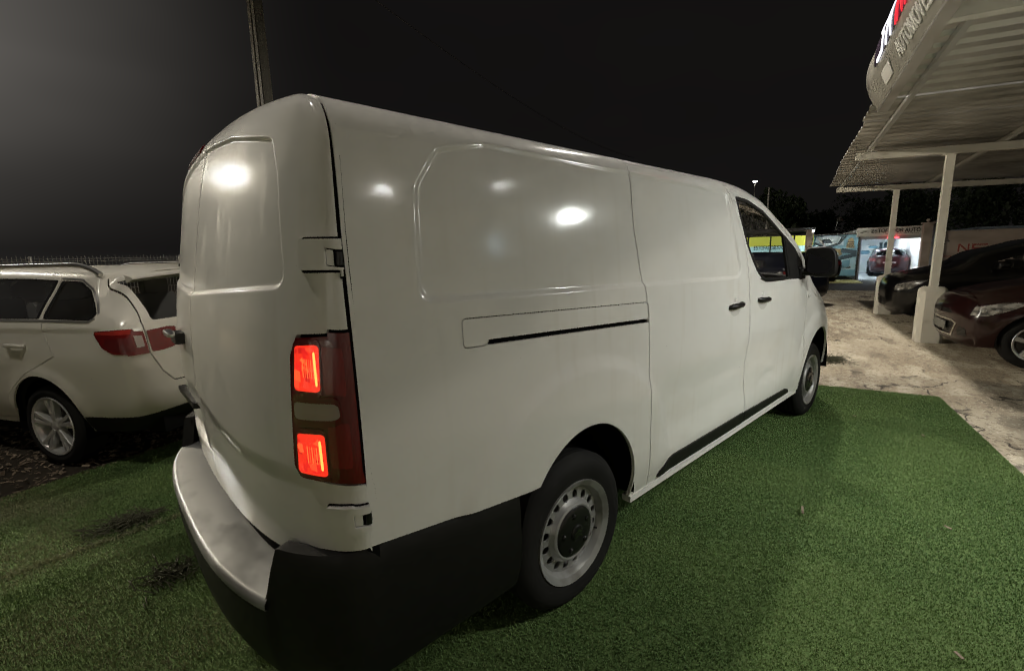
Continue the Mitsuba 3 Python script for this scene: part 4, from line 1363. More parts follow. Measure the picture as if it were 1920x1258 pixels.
        for x in np.linspace(-.42, 1.25, 30):
            k = min(1, (x + .42) / .28, (1.25 - x) / .28)
            p, n = car.at(np.clip(x, -.4, 1.2), 1.408 if -.3 < x < 1.1 else 1.385, 'side', sd)
            rl.append([x, sd * (.595 + .015 * k), 1.425 + .075 * (1 - (1 - k) ** 2.2)])
        put('roof_rail', rod(rl, .018, 12), 'trim_silver')
        P0, n = car.at(.185, .925, 'side', sd)
        g = rod([P0 + n * .006 + [.10, 0, 0], P0 + n * .034 + [.06, 0, .002], P0 + n * .036 + [-.06, 0, .002], P0 + n * .006 + [-.10, 0, 0]], [.013, .015, .015, .013], 12)
        put('door_handle', g, 'cream_paint')
    # spoiler lip over the rear window, black lower bumper
    sp = []
    for y in np.linspace(-.555, .555, 31):
        k = abs(y) / .555
        sp.append([(-.655 + .06 * k ** 3, y, 1.452 - .035 * k ** 2), (-.735 + .07 * k ** 3, y, 1.437 - .040 * k ** 2), (-.738 + .07 * k ** 3, y, 1.424 - .040 * k ** 2), (-.66 + .06 * k ** 3, y, 1.395 - .035 * k ** 2)])
    V = np.array(sp)
    n0, m0 = V.shape[:2]
    i, j = np.meshgrid(np.arange(n0 - 1), np.arange(m0), indexing='ij')
    q4 = np.stack([i * m0 + j, (i + 1) * m0 + j, (i + 1) * m0 + (j + 1) % m0, i * m0 + (j + 1) % m0], -1).reshape(-1, 4)
    spm = trimesh.Trimesh(V.reshape(-1, 3), np.vstack([q4[:, [0, 1, 2]], q4[:, [0, 2, 3]], [[0, 1, 2], [0, 2, 3]], [[(n0 - 1) * m0, (n0 - 1) * m0 + 2, (n0 - 1) * m0 + 1], [(n0 - 1) * m0, (n0 - 1) * m0 + 3, (n0 - 1) * m0 + 2]]]), process=False)
    trimesh.repair.fix_normals(spm)
    put('spoiler', spm, 'cream_paint')
    for sd in (1, -1):
        s1 = float(car.i_side(np.array([[-.372, .40]]))[0][0])
        low = car.below(.001, s1, lambda q: .50 - .085 * min(1, q / s1 * 1.15))
        put('lower_bumper', car.panel(low, sd, .008, .008, off=.004, lip=.008), 'black_plastic')
    ant = rod([(-.50, .02, 1.465), (-.52, .02, 1.50), (-.70, .02, 1.78)], [.016, .006, .0025], 10)
    put('aerial', ant, 'black_plastic')
    put('aerial_foot', lathe([(.028, 1.46), (.024, 1.485), (.010, 1.51), (.0001, 1.515)], 16, 'z').apply_translation((-.50, .02, 0)) if False else box(.07, .04, .035, (-.50, .02, 1.478), .012), 'black_plastic')
    wells(put, (0, 2.47), W, .36)
    put('underbody', cat_(box(2.3, 1.4, .18, (1.2, 0, .30)), box(.55, 1.3, .2, (-.62, 0, .38))), 'black_matt')
    car_cabin(put, W, .45, 2.05, 1.05, -.55)
    for hx, sd in ((0, 1), (2.47, 1), (0, -1), (2.47, -1)):
        alloy_wheel(free(K + '__wheel'), (hx, sd * .825, .312), sd, .312, .223, M=M)
    ws = sbox(0, 0, 1, 1)


build_wagon()
# --- dark cars nosing out from under the canopy, cars far off
def hatch_shape(W, H, belt, L0=-.80, wb=2.49, nose_x=3.30, hood=.93, zs=.24, mpv=False):
    """Rows of sections and the tail and nose lines of a hatchback (or a taller people carrier)."""
    d = H - 1.47
    if mpv:
        rows = [(-.55, belt + .04, H - .17, H - .03, W * .95, W * .70), (-.2, belt + .02, H - .10, H, W * .99, W * .73), (.6, belt, H - .08, H + .01, W, W * .75), (1.3, belt - .03, H - .10, H - .01, W, W * .74), (1.75, belt - .05, H - .24, H - .14, W, W * .77), (2.15, belt - .08, belt + .18, belt + .28, W, W * .82), (2.45, belt - .10, belt - .03, belt + .06, W, W * .84), (2.8, belt - .15, belt - .10, belt - .03, W * .99, W * .83), (3.15, belt - .24, belt - .20, belt - .13, W * .90, W * .74)]
    else:
        rows = [(-.50, belt + .06, H - .20, H - .07, W * .95, W * .66), (-.2, belt + .03, H - .10, H - .01, W * .99, W * .70), (.5, belt - .01, H - .07, H + .01, W, W * .73), (1.1, belt - .05, H - .10, H - .01, W, W * .73), (1.5, belt - .08, H - .22, H - .12, W, W * .77), (1.95, belt - .13, belt + .10, belt + .17, W, W * .82), (2.25, belt - .15, belt - .07, belt + .02, W, W * .84), (2.65, belt - .19, belt - .13, belt - .06, W * .99, W * .83), (3.0, belt - .28, belt - .23, belt - .15, W * .91, W * .74)]
    sides = car_sections(W, zs, rows)
    b0 = rows[0][1]
    x0 = [L0 + .22, L0 + .03, L0 + .0, L0 + .03, L0 + .06, L0 + .17, L0 + .27, L0 + .31, L0 + .30, L0 + .28]
    sides[0] = (x0, sides[0][1])
    tail = [(L0, zs), (L0 - .13, zs + .12), (L0 - .15, .62), (L0 - .11, .86), (L0 - .07, b0), (L0 + .02, b0 + .3 * (H - b0)), (L0 + .12, b0 + .66 * (H - b0)), (L0 + .17, H - .06), (L0 + .17, H - .045), (L0 + .2, H - .04)]
    hz = rows[-1][3]
    nx = nose_x
    nose = [(nx - .10, zs - .03), (nx - .01, zs + .06), (nx + .02, .50), (nx + .0, hz - .14), (nx - .06, hz - .05), (nx - .10, hz - .02), (nx - .14, hz), (nx - .18, hz + .015), (nx - .21, hz + .03), (nx - .24, hz + .04)]
    return Car(W, tail, nose, sides), rows


def side_glass(belt, H, mpv=False):
    if mpv:
        return [(soft_poly([(-.42, belt + .06), (-.36, H - .22), (.02, H - .17), (.02, belt + .05)], .012), 'quarter_window'), (soft_poly([(.07, belt + .05), (.07, H - .165), (.78, H - .155), (.78, belt + .02)], .012), 'rear_door_window'), (soft_poly([(.85, belt + .02), (.85, H - .155), (1.25, H - .18), (1.62, H - .29), (1.95, belt + .12), (2.0, belt - .02)], .012), 'front_door_window')]
    return [(soft_poly([(-.30, belt + .08), (-.12, H - .20), (.60, H - .155), (.62, belt + .02)], .012), 'rear_door_window'), (soft_poly([(.69, belt + .02), (.69, H - .155), (1.05, H - .18), (1.42, H - .31), (1.80, belt + .03), (1.80, belt - .07)], .012), 'front_door_window')]


def headlamp(put, car, sd, pts_side, pts_nose, K):
    a = car.poly(pts_side, 'side') if pts_side else None
    b = car.poly(pts_nose, 'nose', .02) if pts_nose else None
    lam = shapely.union_all([g for g in (a, b) if g is not None]).buffer(.006).buffer(-.006)
    key = put('headlamp', car.panel(lam, sd, .006, .008, off=.004, lip=.012), 'head_lens')
    c = lam.centroid
    for k, (du, dv, r) in enumerate(((-.014, -.012, .030), (.010, .004, .028))):
        f = car.surf(sd)
        p = f(np.array([c.x + du]), np.array([c.y + dv]))[0]
        m = trimesh.creation.icosphere(2, r)
        m.apply_translation(p - np.array([.02, 0, 0]))
        put('headlamp_bowl', m, 'chrome')


scene['plate_dim'] = P((.13, .13, .12), .5)
scene['head_lens'] = P(mikit.proc(lambda p, n, uv: mix((.30, .29, .27), (.07, .068, .062), smoothstep(.35, .65, fbm(p.x * 16, p.y * 16, p.z * 24, 3)))), .12, specular=.6, clearcoat=1.0, clearcoat_gloss=.98)


def dark_hatch():
    K = 'maroon_hatchback'
    tag(K, 'dark maroon hatchback nosing out under the canopy, nearest at the right', 'car')
    W, H, belt = .86, 1.48, 1.02
    car, rows = hatch_shape(W, H, belt, nose_x=3.16, zs=.22)

    def disp(Q):
        d = np.zeros_like(Q)
        for cx in (0, 2.49):
            r = np.hypot(Q[:, 0] - cx, Q[:, 2] - .32)
            d[:, 1] += .02 * sstep(.48, .38, r) * (Q[:, 1] > .5)
        return d
    car.disp = disp
    o = S(6.60, -6.72)
    M = place(o, math.atan2(E2[1], E2[0]))
    doors = [[(.65, 1.36), (.65, .30)], [(-.10, 1.3), (-.15, .95), (.20, .72), (.36, .34), (.65, .30), (1.72, .30), (1.80, .6), (1.76, .92)], [(2.05, .88), (2.45, .84), (2.92, .74)]]
    grille = soft_poly([(0, .33), (.34, .33), (.46, .47), (.42, .50), (0, .50)], .02)
    upper = soft_poly([(0, .60), (.40, .61), (.36, .655), (0, .665)], .012)
    fog = soft_poly([(.52, .34), (.66, .34), (.66, .44), (.54, .46)], .02)
    put = finish_car(K, car, M, 'maroon_paint', [loop_arch(0, .32, .35, .36), loop_arch(2.49, .32, .35, .36)], doors, side_glass(belt, H), noseparts=[(grille, 'grille', 'black_plastic', -.012), (upper, 'upper_grille', 'black_plastic', -.008), (fog, 'fog_lamp', 'black_gloss', .003)], da=.010, dt=.014)
    # windscreen
    tk = car.tk
    for sd in (1, -1):
        headlamp(put, car, sd, [(2.58, .80), (2.82, .785), (3.12, .70), (3.12, .62), (2.95, .62), (2.75, .70)], None, K)
        rim = car.poly(LineString([(0, .525), (.40, .525), (.50, .49), (.40, .325), (0, .318)]).buffer(.008), 'nose', .02)
        put('grille_rim', car.panel(rim, sd, .006, .008, off=.006, lip=.01), 'trim_silver')
        s0, s1 = car.i_side(np.array([[1.42, H - .28]]))[0][0], car.i_side(np.array([[2.02, belt + .05]]))[0][0]
        wsc = Polygon([(s0, tk[7] + .02), (s1, tk[7] + .02), (s1 + .01, 1.0), (s0 - .03, 1.0)])
        put('windscreen', car.panel(wsc, sd, .02, .03, off=.004), 'dark_glass')
        P0, n = car.at(1.72, belt - .02, 'side', sd)
        m = trimesh.creation.icosphere(3)
        m = trimesh.Trimesh(np.sign(m.vertices) * np.abs(m.vertices) ** .7 * [.09, .10, .07], m.faces, process=False)
        m.apply_translation(P0 + [.02, sd * .12, .07])
        put('mirror', cat_(m, rod([P0, P0 + [.02, sd * .10, .04]], .025, 8)), 'maroon_paint')
        P0, n = car.at(.80, .86, 'side', sd)
        put('door_handle', rod([P0 + n * .004 + [.09, 0, 0], P0 + n * .032 + [.05, 0, 0], P0 + n * .032 + [-.05, 0, 0], P0 + n * .004 + [-.09, 0, 0]], .011, 10), 'maroon_paint')
    pl = box(.012, .52, .11, (3.185, 0, .43), .003)
    put('number_plate', pl, 'plate_dim')
    wells(put, (0, 2.49), W, .345)
    put('underbody', cat_(box(2.2, 1.4, .18, (1.25, 0, .26)), box(.3, 1.2, .16, (2.72, 0, .30))), 'black_matt')
    car_cabin(put, W, .35, 1.95, .98, -.5)
    for hx, sd in ((2.49, 1), (0, 1), (2.49, -1), (0, -1)):
        alloy_wheel(free(K + '__wheel'), (hx, sd * (W - .02), .31), sd, .31, .21, M=M, double=False)


def dark_mpv():
    K = 'black_people_carrier'
    tag(K, 'black people carrier parked beyond the maroon hatchback between two canopy posts', 'car')
    W, H, belt = .89, 1.60, 1.07
    car, rows = hatch_shape(W, H, belt, wb=2.68, nose_x=3.38, zs=.24, mpv=True)
    o = S(10.22, -6.80)
    M = place(o, math.atan2(E2[1], E2[0]))
    doors = [[(.82, 1.45), (.82, .32)], [(.05, 1.45), (.02, 1.0), (.3, .7), (.42, .34), (.82, .32), (1.9, .32), (1.98, .6), (1.95, .98)]]
    grille = soft_poly([(0, .34), (.42, .34), (.46, .46), (.40, .50), (0, .50)], .02)
    put = finish_car(K, car, M, 'black_paint', [loop_arch(0, .32, .35, .36), loop_arch(2.68, .32, .36, .37)], doors, side_glass(belt, H, True), noseparts=[(grille, 'grille', 'black_plastic', -.01)], da=.014, dt=.02)
    tk = car.tk
    for sd in (1, -1):
        headlamp(put, car, sd, [(2.85, .86), (3.05, .84), (3.30, .76), (3.30, .66), (3.12, .68)], None, K)
        s0, s1 = car.i_side(np.array([[1.60, H - .26]]))[0][0], car.i_side(np.array([[2.30, belt + .02]]))[0][0]
        put('windscreen', car.panel(Polygon([(s0, tk[7] + .02), (s1, tk[7] + .02), (s1 + .01, 1.0), (s0 - .03, 1.0)]), sd, .02, .03, off=.004), 'dark_glass')
        P0, n = car.at(1.9, belt - .02, 'side', sd)
        m = trimesh.creation.icosphere(3)
        m = trimesh.Trimesh(np.sign(m.vertices) * np.abs(m.vertices) ** .7 * [.09, .11, .08], m.faces, process=False)
        m.apply_translation(P0 + [.02, sd * .13, .07])
        put('mirror', cat_(m, rod([P0, P0 + [.02, sd * .10, .04]], .025, 8)), 'black_paint')
        arc = car.poly(LineString([(2.68 + .37 * math.cos(a), .32 + .38 * math.sin(a)) for a in np.linspace(.1, 2.9, 24)]).buffer(.016), 'side', .02)
        put('arch_lip', car.panel(arc, sd, .01, .01, off=.012, lip=.012), 'black_paint')
    wells(put, (0, 2.68), W, .35)
    put('underbody', cat_(box(2.4, 1.4, .18, (1.3, 0, .28)), box(.3, 1.2, .16, (2.9, 0, .32))), 'black_matt')
    car_cabin(put, W, .45, 2.1, 1.03, -.45)
    for hx, sd in ((2.68, 1), (0, 1), (2.68, -1), (0, -1)):
        alloy_wheel(free(K + '__wheel'), (hx, sd * (W - .02), .315), sd, .315, .215, M=M, double=False)


def far_car(K, label, paint, o, heading, W=.84, H=1.45, belt=.98, lit=None, plate=False):
    tag(K, label, 'car')
    car, rows = hatch_shape(W, H, belt)
    M = place(o, heading)
    tp = [(soft_poly([(0, belt + .10), (.56, belt + .09), (.50, H - .13), (0, H - .10)], .02), 'rear_window', 'dark_glass' if not lit else 'tint_pane', -.004)]
    put = finish_car(K, car, M, paint, [loop_arch(0, .31, .34), loop_arch(2.49, .31, .34)], [], side_glass(belt, H), tailparts=tp, inner=False, da=.03, dt=.03)
    for sd in (1, -1):
        lam = car.poly(soft_poly([(.56, .78), (.56, .93), (.80, .97), (.80, .80)], .02), 'tail', .02)
        put('tail_lamp', car.panel(lam, sd, .02, .02, off=.006, lip=.01), 'lamp_red_dull')
    put('windscreen', box(.02, 1.2, .4, (1.68, 0, 1.18)).apply_transform(trimesh.transformations.rotation_matrix(-.95, [0, 1, 0], (1.68, 0, 1.18))), 'tint_pane')
    if plate:
        put('number_plate', box(.012, .52, .11, (-.935, 0, .70), .003), 'plate_white')
    for y in (-.36, .36):
        put('seat', cat_(box(.12, .44, .6, (.55, y, .92), .05), box(.08, .25, .16, (.5, y, 1.28), .03)), 'black_plastic')
    put('underbody', cat_(box(2.2, 1.4, .18, (1.25, 0, .26)), box(3.6, 1.2, .05, (1.2, 0, .45))), 'black_matt')
    wells(put, (0, 2.49), W, .34)
    for hx, sd in ((2.49, 1), (0, 1), (2.49, -1), (0, -1)):
        key = free(K + '__wheel')
        for nm, m, b in (('tyre', lathe([(.19, .02), (.20, 0), (.27, 0), (.305, .03), (.305, .17), (.27, .2), (.19, .19)], 32), 'rubber'), ('rim', lathe([(.0001, .03), (.05, .02), (.15, .05), (.19, .015), (.195, .03), (.0001, .07)], 32), 'alloy')):
            m.apply_transform(M @ frame_m((hx, sd * (W - .02), .305), (1, 0, 0), (0, -sd, 0), (0, 0, 1)))
            if sd > 0:
                pass
            add(f'{key}__{nm}', m, b, smooth=35)
    return put


dark_hatch()
dark_mpv()
he1 = math.atan2(E1[1], E1[0])
far_car('red_hatchback', 'dark red hatchback stopped in the bright workshop entrance', 'red_paint', S(28.6, -6.35), he1 - .10, W=.80, H=1.42, plate=True, lit=True)
far_car('black_saloon', 'black car with a red tail lamp beside the poster, half behind the van mirror', 'black_paint', S(23.0, -2.85), he1 + .25, H=1.38, belt=.92)
far_car('navy_hatchback', 'dark navy car peeping out past the front of the van', 'navy_paint', S(12.2, -1.50), he1 + .9, H=1.42)
# ------------------------------------------------------------------ sign on the canopy's edge
scene.update({
    'sign_skin': P(mikit.proc(lambda p, n, uv: mix((.30, .29, .26), (.20, .19, .17), smoothstep(.45, .8, fbm(p.x * 2.5, p.y * 2.5, p.z * 4, 4)))), .40, specular=.5),
    'sign_dark': P((.035, .022, .045), .35, specular=.5),
    'letter_white': P((.80, .80, .78), .4),
    'letter_red': P((.45, .03, .035), .4),
    'letter_black': P((.012, .012, .014), .6),
    'sign_board': P(mikit.proc(lambda p, n, uv: mix((.50, .47, .40), (.36, .33, .27), smoothstep(.4, .8, fbm(p.x * 1.5, p.y * 1.5, p.z * 3, 4)))), .6),
    'wall_pink': bumped(P(mikit.proc(lambda p, n, uv: mix((.42, .34, .28), (.26, .205, .165), smoothstep(.35, .75, fbm(p.x * .7, p.y * .7, p.z * 1.4, 5)))), .9), lambda p, n, uv: .004 * fbm(p.x * 12, p.y * 12, p.z * 12, 3)),
    'graffiti_red': P((.28, .055, .035), .7),
    'graffiti_black': P((.02, .018, .016), .8),
    'dark_roof': P((.05, .05, .052), .6),
    'blue_metal': P((.30, .36, .42), .35, metallic=.6),
    'ceil_grey': P((.32, .33, .34), .8),
    'shop_white': P((.72, .76, .78), .7),
    'shop_blue': P((.20, .36, .46), .6),
    'leather_tan': P(mikit.proc(lambda p, n, uv: mix((.52, .42, .22), (.30, .22, .11), fbm(p.x * 3, p.y * 3, p.z * 6, 4))), .6),
    'poster_blue': P((.22, .42, .52), .6),
    'poster_pale': P((.50, .68, .74), .6),
    'poster_dark': P((.035, .06, .075), .6),
    'poster_yellow': P((.62, .58, .10), .6),
    'wood_brown': P((.10, .05, .025), .6),
    'kerb_yellow': P((.50, .47, .22), .8),
    'bark': P((.05, .042, .034), .9),
    'leaf': {'type': 'twosided', 'bsdf': {'type': 'principled', 'base_color': rgb(.035, .055, .022), 'roughness': .6}},
})


def sign():
    K = 'canopy_sign'
    tag(K, 'long bulging fascia sign with white and red letters along the canopy edge', 'sign')
    u0, u1, vb, zb = -.6, 4.78, V_P + 1.25, 2.965
    prof = np.array([(0, 0), (.07, .10), (.12, .22), (.14, .34), (.13, .46), (.09, .57), (.03, .64), (-.03, .66)])
    al = np.concatenate([[0], np.cumsum(np.linalg.norm(np.diff(prof, axis=0), axis=1))])
    cs = CubicSpline(al, prof)

    def pos(a, b):
        """a along -u from the far end, b up the curve."""
        q = cs(b)
        return np.stack([u1 - a, vb + q[..., 0], zb - .02 * (u1 - a - 4.7) * 0 + q[..., 1] + .032 * a], -1)
    A, B = np.meshgrid(np.linspace(0, u1 - u0, 40), np.linspace(0, al[-1], 28), indexing='ij')
    V = pos(A, B)
    i = np.arange(A.size).reshape(A.shape)
    q = np.stack([i[:-1, :-1], i[1:, :-1], i[1:, 1:], i[:-1, 1:]], -1).reshape(-1, 4)
    add(K + '__face', sited(trimesh.Trimesh(V.reshape(-1, 3), np.vstack([q[:, [0, 1, 2]], q[:, [0, 2, 3]]]), process=False)), 'sign_skin', smooth=50)
    caps = []
    for a in (0.0, u1 - u0):
        ring = pos(np.full(28, a), np.linspace(0, al[-1], 28))
        pg = np.vstack([ring, [[ring[0][0], vb - .05, ring[-1][2]], [ring[0][0], vb - .05, ring[0][2]]]])
        pl = Polygon(pg[:, 1:])
        m = prism(pl, .012)
        m.apply_transform(np.array([[0, 0, 1, ring[0][0] - .006], [1, 0, 0, 0], [0, 1, 0, 0], [0, 0, 0, 1.0]]))
        caps.append(m)
        add(K + '__end_cap', sited(m), 'sign_skin', smooth=20)
    add(K + '__bottom_rail', sited(bar((u1, vb - .03, zb - .012), (u0, vb - .03, zb - .012 + .032 * (u1 - u0)), .09, .03)), 'galvanized')

    def letters(mesh, a0, b0, off, b, name, shear=0.0, sx=1.0):
        v = mesh.vertices
        m = mesh.subdivide_to_size(.06)
        v = m.vertices
        a, bb = a0 + v[:, 0] * sx + shear * v[:, 1], b0 + v[:, 1]
        p = pos(a, np.clip(bb, 0, al[-1]))
        e = pos(a, np.clip(bb + .002, 0, al[-1])) - pos(a, np.clip(bb - .002, 0, al[-1]))
        n = np.cross(np.broadcast_to([-1.0, 0, 0], e.shape), e)
        n /= np.maximum(np.linalg.norm(n, axis=1, keepdims=True), 1e-9)
        m = trimesh.Trimesh(p + n * (off + v[:, 2])[:, None], m.faces, process=False)
        return add(f'{K}__{name}', sited(m), b, smooth=False)
    back = prism(rrect(0, 0, 4.2, .42, .03), .004)
    letters(back, .55, .30, .002, 'sign_dark', 'letter_panel')
    for strokes, a0, bm, rad in (([[(.30, .27), (.10, .30), (.02, .22), (.24, .12), (.20, .01), (-.04, .0)]], .78, 'letter_white', (.95, .97, 1.1)), ([[(.0, .0), (.14, .33), (.20, .0)], [(.06, .11), (.19, .12)]], 1.16, 'letter_white', (.95, .97, 1.1)),
                                 ([[(0, 0), (.10, .36), (.22, .12), (.34, .36), (.40, 0)], [(.06, 0), (.13, .24), (.23, .02), (.31, .24), (.34, 0)]], 1.56, 'letter_red', (.75, .03, .05)), ([[(.34, .34), (.06, .36), (0, .0), (.30, .0)], [(.30, .27), (.11, .29), (.06, .07), (.28, .07)]], 2.10, 'letter_red', (.75, .03, .05))):
        g = shapely.union_all([LineString(q).buffer(.014, quad_segs=3, join_style=2) for q in strokes])
        m = cat_(*[prism(h, .010) for h in getattr(g, 'geoms', [g])])
        k = letters(m, a0, .30, .008, bm, 'letter', .25)
        scene[k]['emitter'] = {'type': 'area', 'sampling_weight': .03, 'radiance': rgb(*rad)}
    m = meshkit.text_mesh('AUTOMOVEIS.COM', .115, .008, bold=True)
    letters(m, 1.35, .085, .004, 'letter_white', 'small_lettering', .1)
    letters(prism(Polygon([(0, 0), (.34, 0), (.42, .11), (.06, .11)]), .006), .68, .07, .004, 'letter_white', 'white_plate')


sign()


# ------------------------------------------------------------------ the row of workshops across the end of the lot
def facade(m, U, v, z, proud=0.0):
    """A mesh drawn in x (to the right), y (up), z (towards the lot) set on the plane u = U."""
    m = m.copy()
    o = S(U - proud, v, z)
    m.apply_transform(frame_m(o, -E2, (0, 0, 1), -E1))
    return m


def ubox(u0, u1, v0, v1, z0, z1, bevel=0.0):
    return sited(box(u1 - u0, v1 - v0, z1 - z0, ((u0 + u1) / 2, (v0 + v1) / 2, (z0 + z1) / 2), bevel))


def workshops():
    K = 'workshop'
    tag(K, 'white-lit car upholstery workshop with an open front under a pale sign board', 'workshop')
    U = 25.0
    add(K + '__wall', ubox(U, 33.2, -7.30, -7.10, 0, 2.3), 'shop_white')
    add(K + '__wall', ubox(U + .05, 33.2, -4.74, -4.60, 0, 2.3), 'shop_white')
    add(K + '__wall', ubox(33.0, 33.2, -7.10, -4.74, 0, 2.3), 'shop_white')
    add(K + '__floor', ubox(U - .2, 33.2, -7.1, -4.74, -.05, .012), 'ceil_grey')
    add(K + '__ceiling', ubox(U, 33.2, -7.3, -4.6, 2.18, 2.34), 'ceil_grey')
    add(K + '__fascia', ubox(U - .05, U + .10, -7.1, -4.6, 1.84, 2.0), 'ceil_grey')
    for k, (u, v) in enumerate(((27.2, -5.5), (27.2, -6.4), (30.2, -5.5), (30.2, -6.4))):
        t = add(K + '__ceiling_tube', ubox(u - .7, u + .7, v - .05, v + .05, 2.09, 2.14, .01), 'letter_white')
        scene[t]['emitter'] = {'type': 'area', 'sampling_weight': .03, 'radiance': rgb(50, 62, 67)}
    # wall art of hexagons, window with frame, shelf of cans, bench
    for i, (v, z, r) in enumerate(((-5.35, 1.45, .30), (-5.85, 1.20, .30), (-5.35, .92, .30), (-6.25, 1.50, .24))):
        a = np.arange(6) * math.pi / 3
        hx = Polygon(np.stack([1.5 * r * np.cos(a), .75 * r * np.sin(a)], 1))
        add(K + '__wall_panel', facade(prism(hx.difference(hx.buffer(-.07)), .03), 33.0, v, z, 0), 'letter_white')
        add(K + '__wall_panel', facade(prism(hx.buffer(-.08), .015), 33.0, v, z, 0), 'shop_blue')
    w = add(K + '__window', ubox(32.93, 32.98, -6.92, -6.50, .95, 1.75), 'poster_dark')
    for v in (-6.92, -6.71, -6.50):
        add(w + '__frame', ubox(32.88, 32.94, v - .03, v + .03, .92, 1.78), 'shop_white')
    for v in (-4.95, -5.12):
        add(K + '__cabinet', ubox(31.2, 31.9, v - .07, v + .07, .02, 1.05 if v > -5 else .7, .02), 'shop_blue')
    tag('shop_sign', 'pale sign board with dark lettering above the workshop entrance', 'sign')
    add('shop_sign__board', facade(prism(rrect(0, 0, 2.62, .40, .02), .08), U - .12, -4.50, 1.97), 'sign_board')
    add('shop_sign__lettering', facade(meshkit.text_mesh('ESTOFADOR AUTO ES', .165, .012, bold=True).apply_transform(np.diag([.83, 1, 1, 1])), U - .205, -5.02, 2.13), 'letter_black', smooth=False)
    add('shop_sign__line', facade(prism(sbox(0, 0, 1.15, .014), .006), U - .205, -5.55, 2.06), 'letter_black')
    lg = Polygon([(0, .06), (.20, .10), (.34, .07), (.24, .02), (.30, .06), (.2, .075), (0, .045)])
    add('shop_sign__emblem', facade(prism(lg, .008), U - .205, -4.60, 2.10), 'letter_black')
    # gate pillars
    for nm, v0, v1, h, lab in (('gate_pillar', -7.04, -6.74, 2.42, 'beige masonry gate pillar with a cap and ball right of the workshop entrance'), ('gate_pillar', -2.80, -2.50, 2.30, 'beige masonry pillar standing in front of the yellow sign panels')):
        k = free(nm)
        tag(k, lab, 'pillar')
        vm = (v0 + v1) / 2
        add(k + '__shaft', ubox(U - .75, U - .45, v0, v1, 0, h, .01), 'wall_pink')
        add(k + '__cap', ubox(U - .80, U - .40, v0 - .06, v1 + .06, h, h + .06, .01), 'wall_pink')
        if v0 < -6:
            s = trimesh.creation.icosphere(2, .07)
            s.apply_translation(S(U - .6, vm, h + .15))
            add(k + '__ball', cat_(s, rod([S(U - .6, vm, h + .05), S(U - .6, vm, h + .1)], .03, 8)), 'wall_pink')
        else:
            b = add(k + '__lamp', ubox(U - .80, U - .74, v0 - .03, v0 + .06, h - .02, h + .05), 'letter_white')
            scene[b]['emitter'] = {'type': 'area', 'sampling_weight': .03, 'radiance': rgb(7, 8, 8)}
    # boundary wall with painted letters and a bare tree
    W = 'boundary_wall'
    tag(W, 'stained pinkish wall with painted red NS letters and a black tree', 'wall')
    add(W + '__masonry', ubox(U + .1, U + .32, -16.0, -7.32, 0, 2.05), 'wall_pink')
    add(W + '__coping', ubox(U + .04, U + .38, -16.0, -7.32, 2.05, 2.11, .01), 'wall_pink')
    pn = Polygon([(0, 0), (.05, 0), (.05, .27), (.30, 0), (.36, 0), (.36, .34), (.31, .34), (.31, .08), (.06, .34), (0, .34)])
    add(W + '__letter', facade(prism(pn, .006), U + .1, -8.11, 1.20), 'graffiti_red')
    ps = Polygon([(0, 0), (.48, 0), (.48, .19), (.07, .19), (.07, .28), (.48, .28), (.48, .34), (.0, .34), (.0, .13), (.41, .13), (.41, .06), (0, .06)])
    add(W + '__letter', facade(prism(ps, .006), U + .1, -8.55, 1.19), 'graffiti_red')
    for v, z, w in ((-8.11, 1.08, .28), (-8.45, 1.075, .72), (-7.50, 1.0, .42), (-7.55, .82, .1), (-9.3, 1.08, .5)):
        add(W + '__painted_bar', facade(prism(sbox(0, 0, w, .045), .006), U + .1, v, z), 'graffiti_red')
    add(W + '__painted_arc', facade(prism(Point(0, 0).buffer(.30).intersection(sbox(-.3, 0, .3, .3)), .006), U + .1, -10.3, 1.12), 'graffiti_red')
    r = np.random.default_rng(7)
    br = [rod([(0, 0, .004), (.04, .25, .004), (.02, .45, .004), (.12, .62, .004)], [.022, .018, .014, .006], 6)]
    for k in range(9):
        y = r.uniform(.25, .6)
        a = r.uniform(.2, 2.9)
        L = r.uniform(.12, .3)
        pts = [(.03, y, .004), (.03 + L * .5 * math.cos(a), y + L * .35, .004), (.03 + L * math.cos(a), y + L * .45 * math.sin(a) + .06, .004)]
        br.append(rod(pts, [.010, .008, .004], 5))
        for q in range(4):
            c = np.array(pts[-1]) + np.append(r.normal(0, .035, 2), 0)
            lf = prism(affinity.rotate(affinity.scale(Point(0, 0).buffer(.03, quad_segs=3), 1, .4), r.uniform(0, 180)), .004)
            lf.apply_translation(c)
            br.append(lf)
    add(W + '__painted_tree', facade(cat_(*br), U + .1, -7.55, 1.08), 'graffiti_black', smooth=False, kind='stuff')
    add('metal_roof', ubox(26.5, 33, -16, -9.0, 2.16, 2.26), 'blue_metal', label='bluish metal roof edge behind the painted wall', cat='roof')
    # poster of leather hides, its frame
    B = 'poster_wall'
    tag(B, 'large blue poster of seats and folded tan leather left of the workshop', 'poster')
    add(B + '__panel', ubox(U - .02, U + .06, -4.60, -2.86, .18, 2.10), 'poster_blue')

    def art(pts, b, lift, name='poster_shape'):
        add(f'{B}__{name}', facade(prism(Polygon(pts).buffer(0), .004), U - .02, -2.86, .18, lift), b)
    art([(.05, 1.40), (1.2, 1.45), (1.15, 1.88), (.1, 1.86)], 'poster_pale', .006)
    art([(.25, 1.60), (.40, 1.74), (.62, 1.74), (.75, 1.60), (.75, 1.54), (.25, 1.54)], 'poster_dark', .012)
    art([(.05, 1.50), (.55, 1.30), (1.05, 1.48), (1.3, 1.86), (1.12, 1.86), (.98, 1.56), (.55, 1.40), (.05, 1.60)], 'poster_dark', .012)
    art([(.1, 1.86), (.5, 1.28), (.58, 1.30), (.2, 1.86)], 'letter_white', .016)
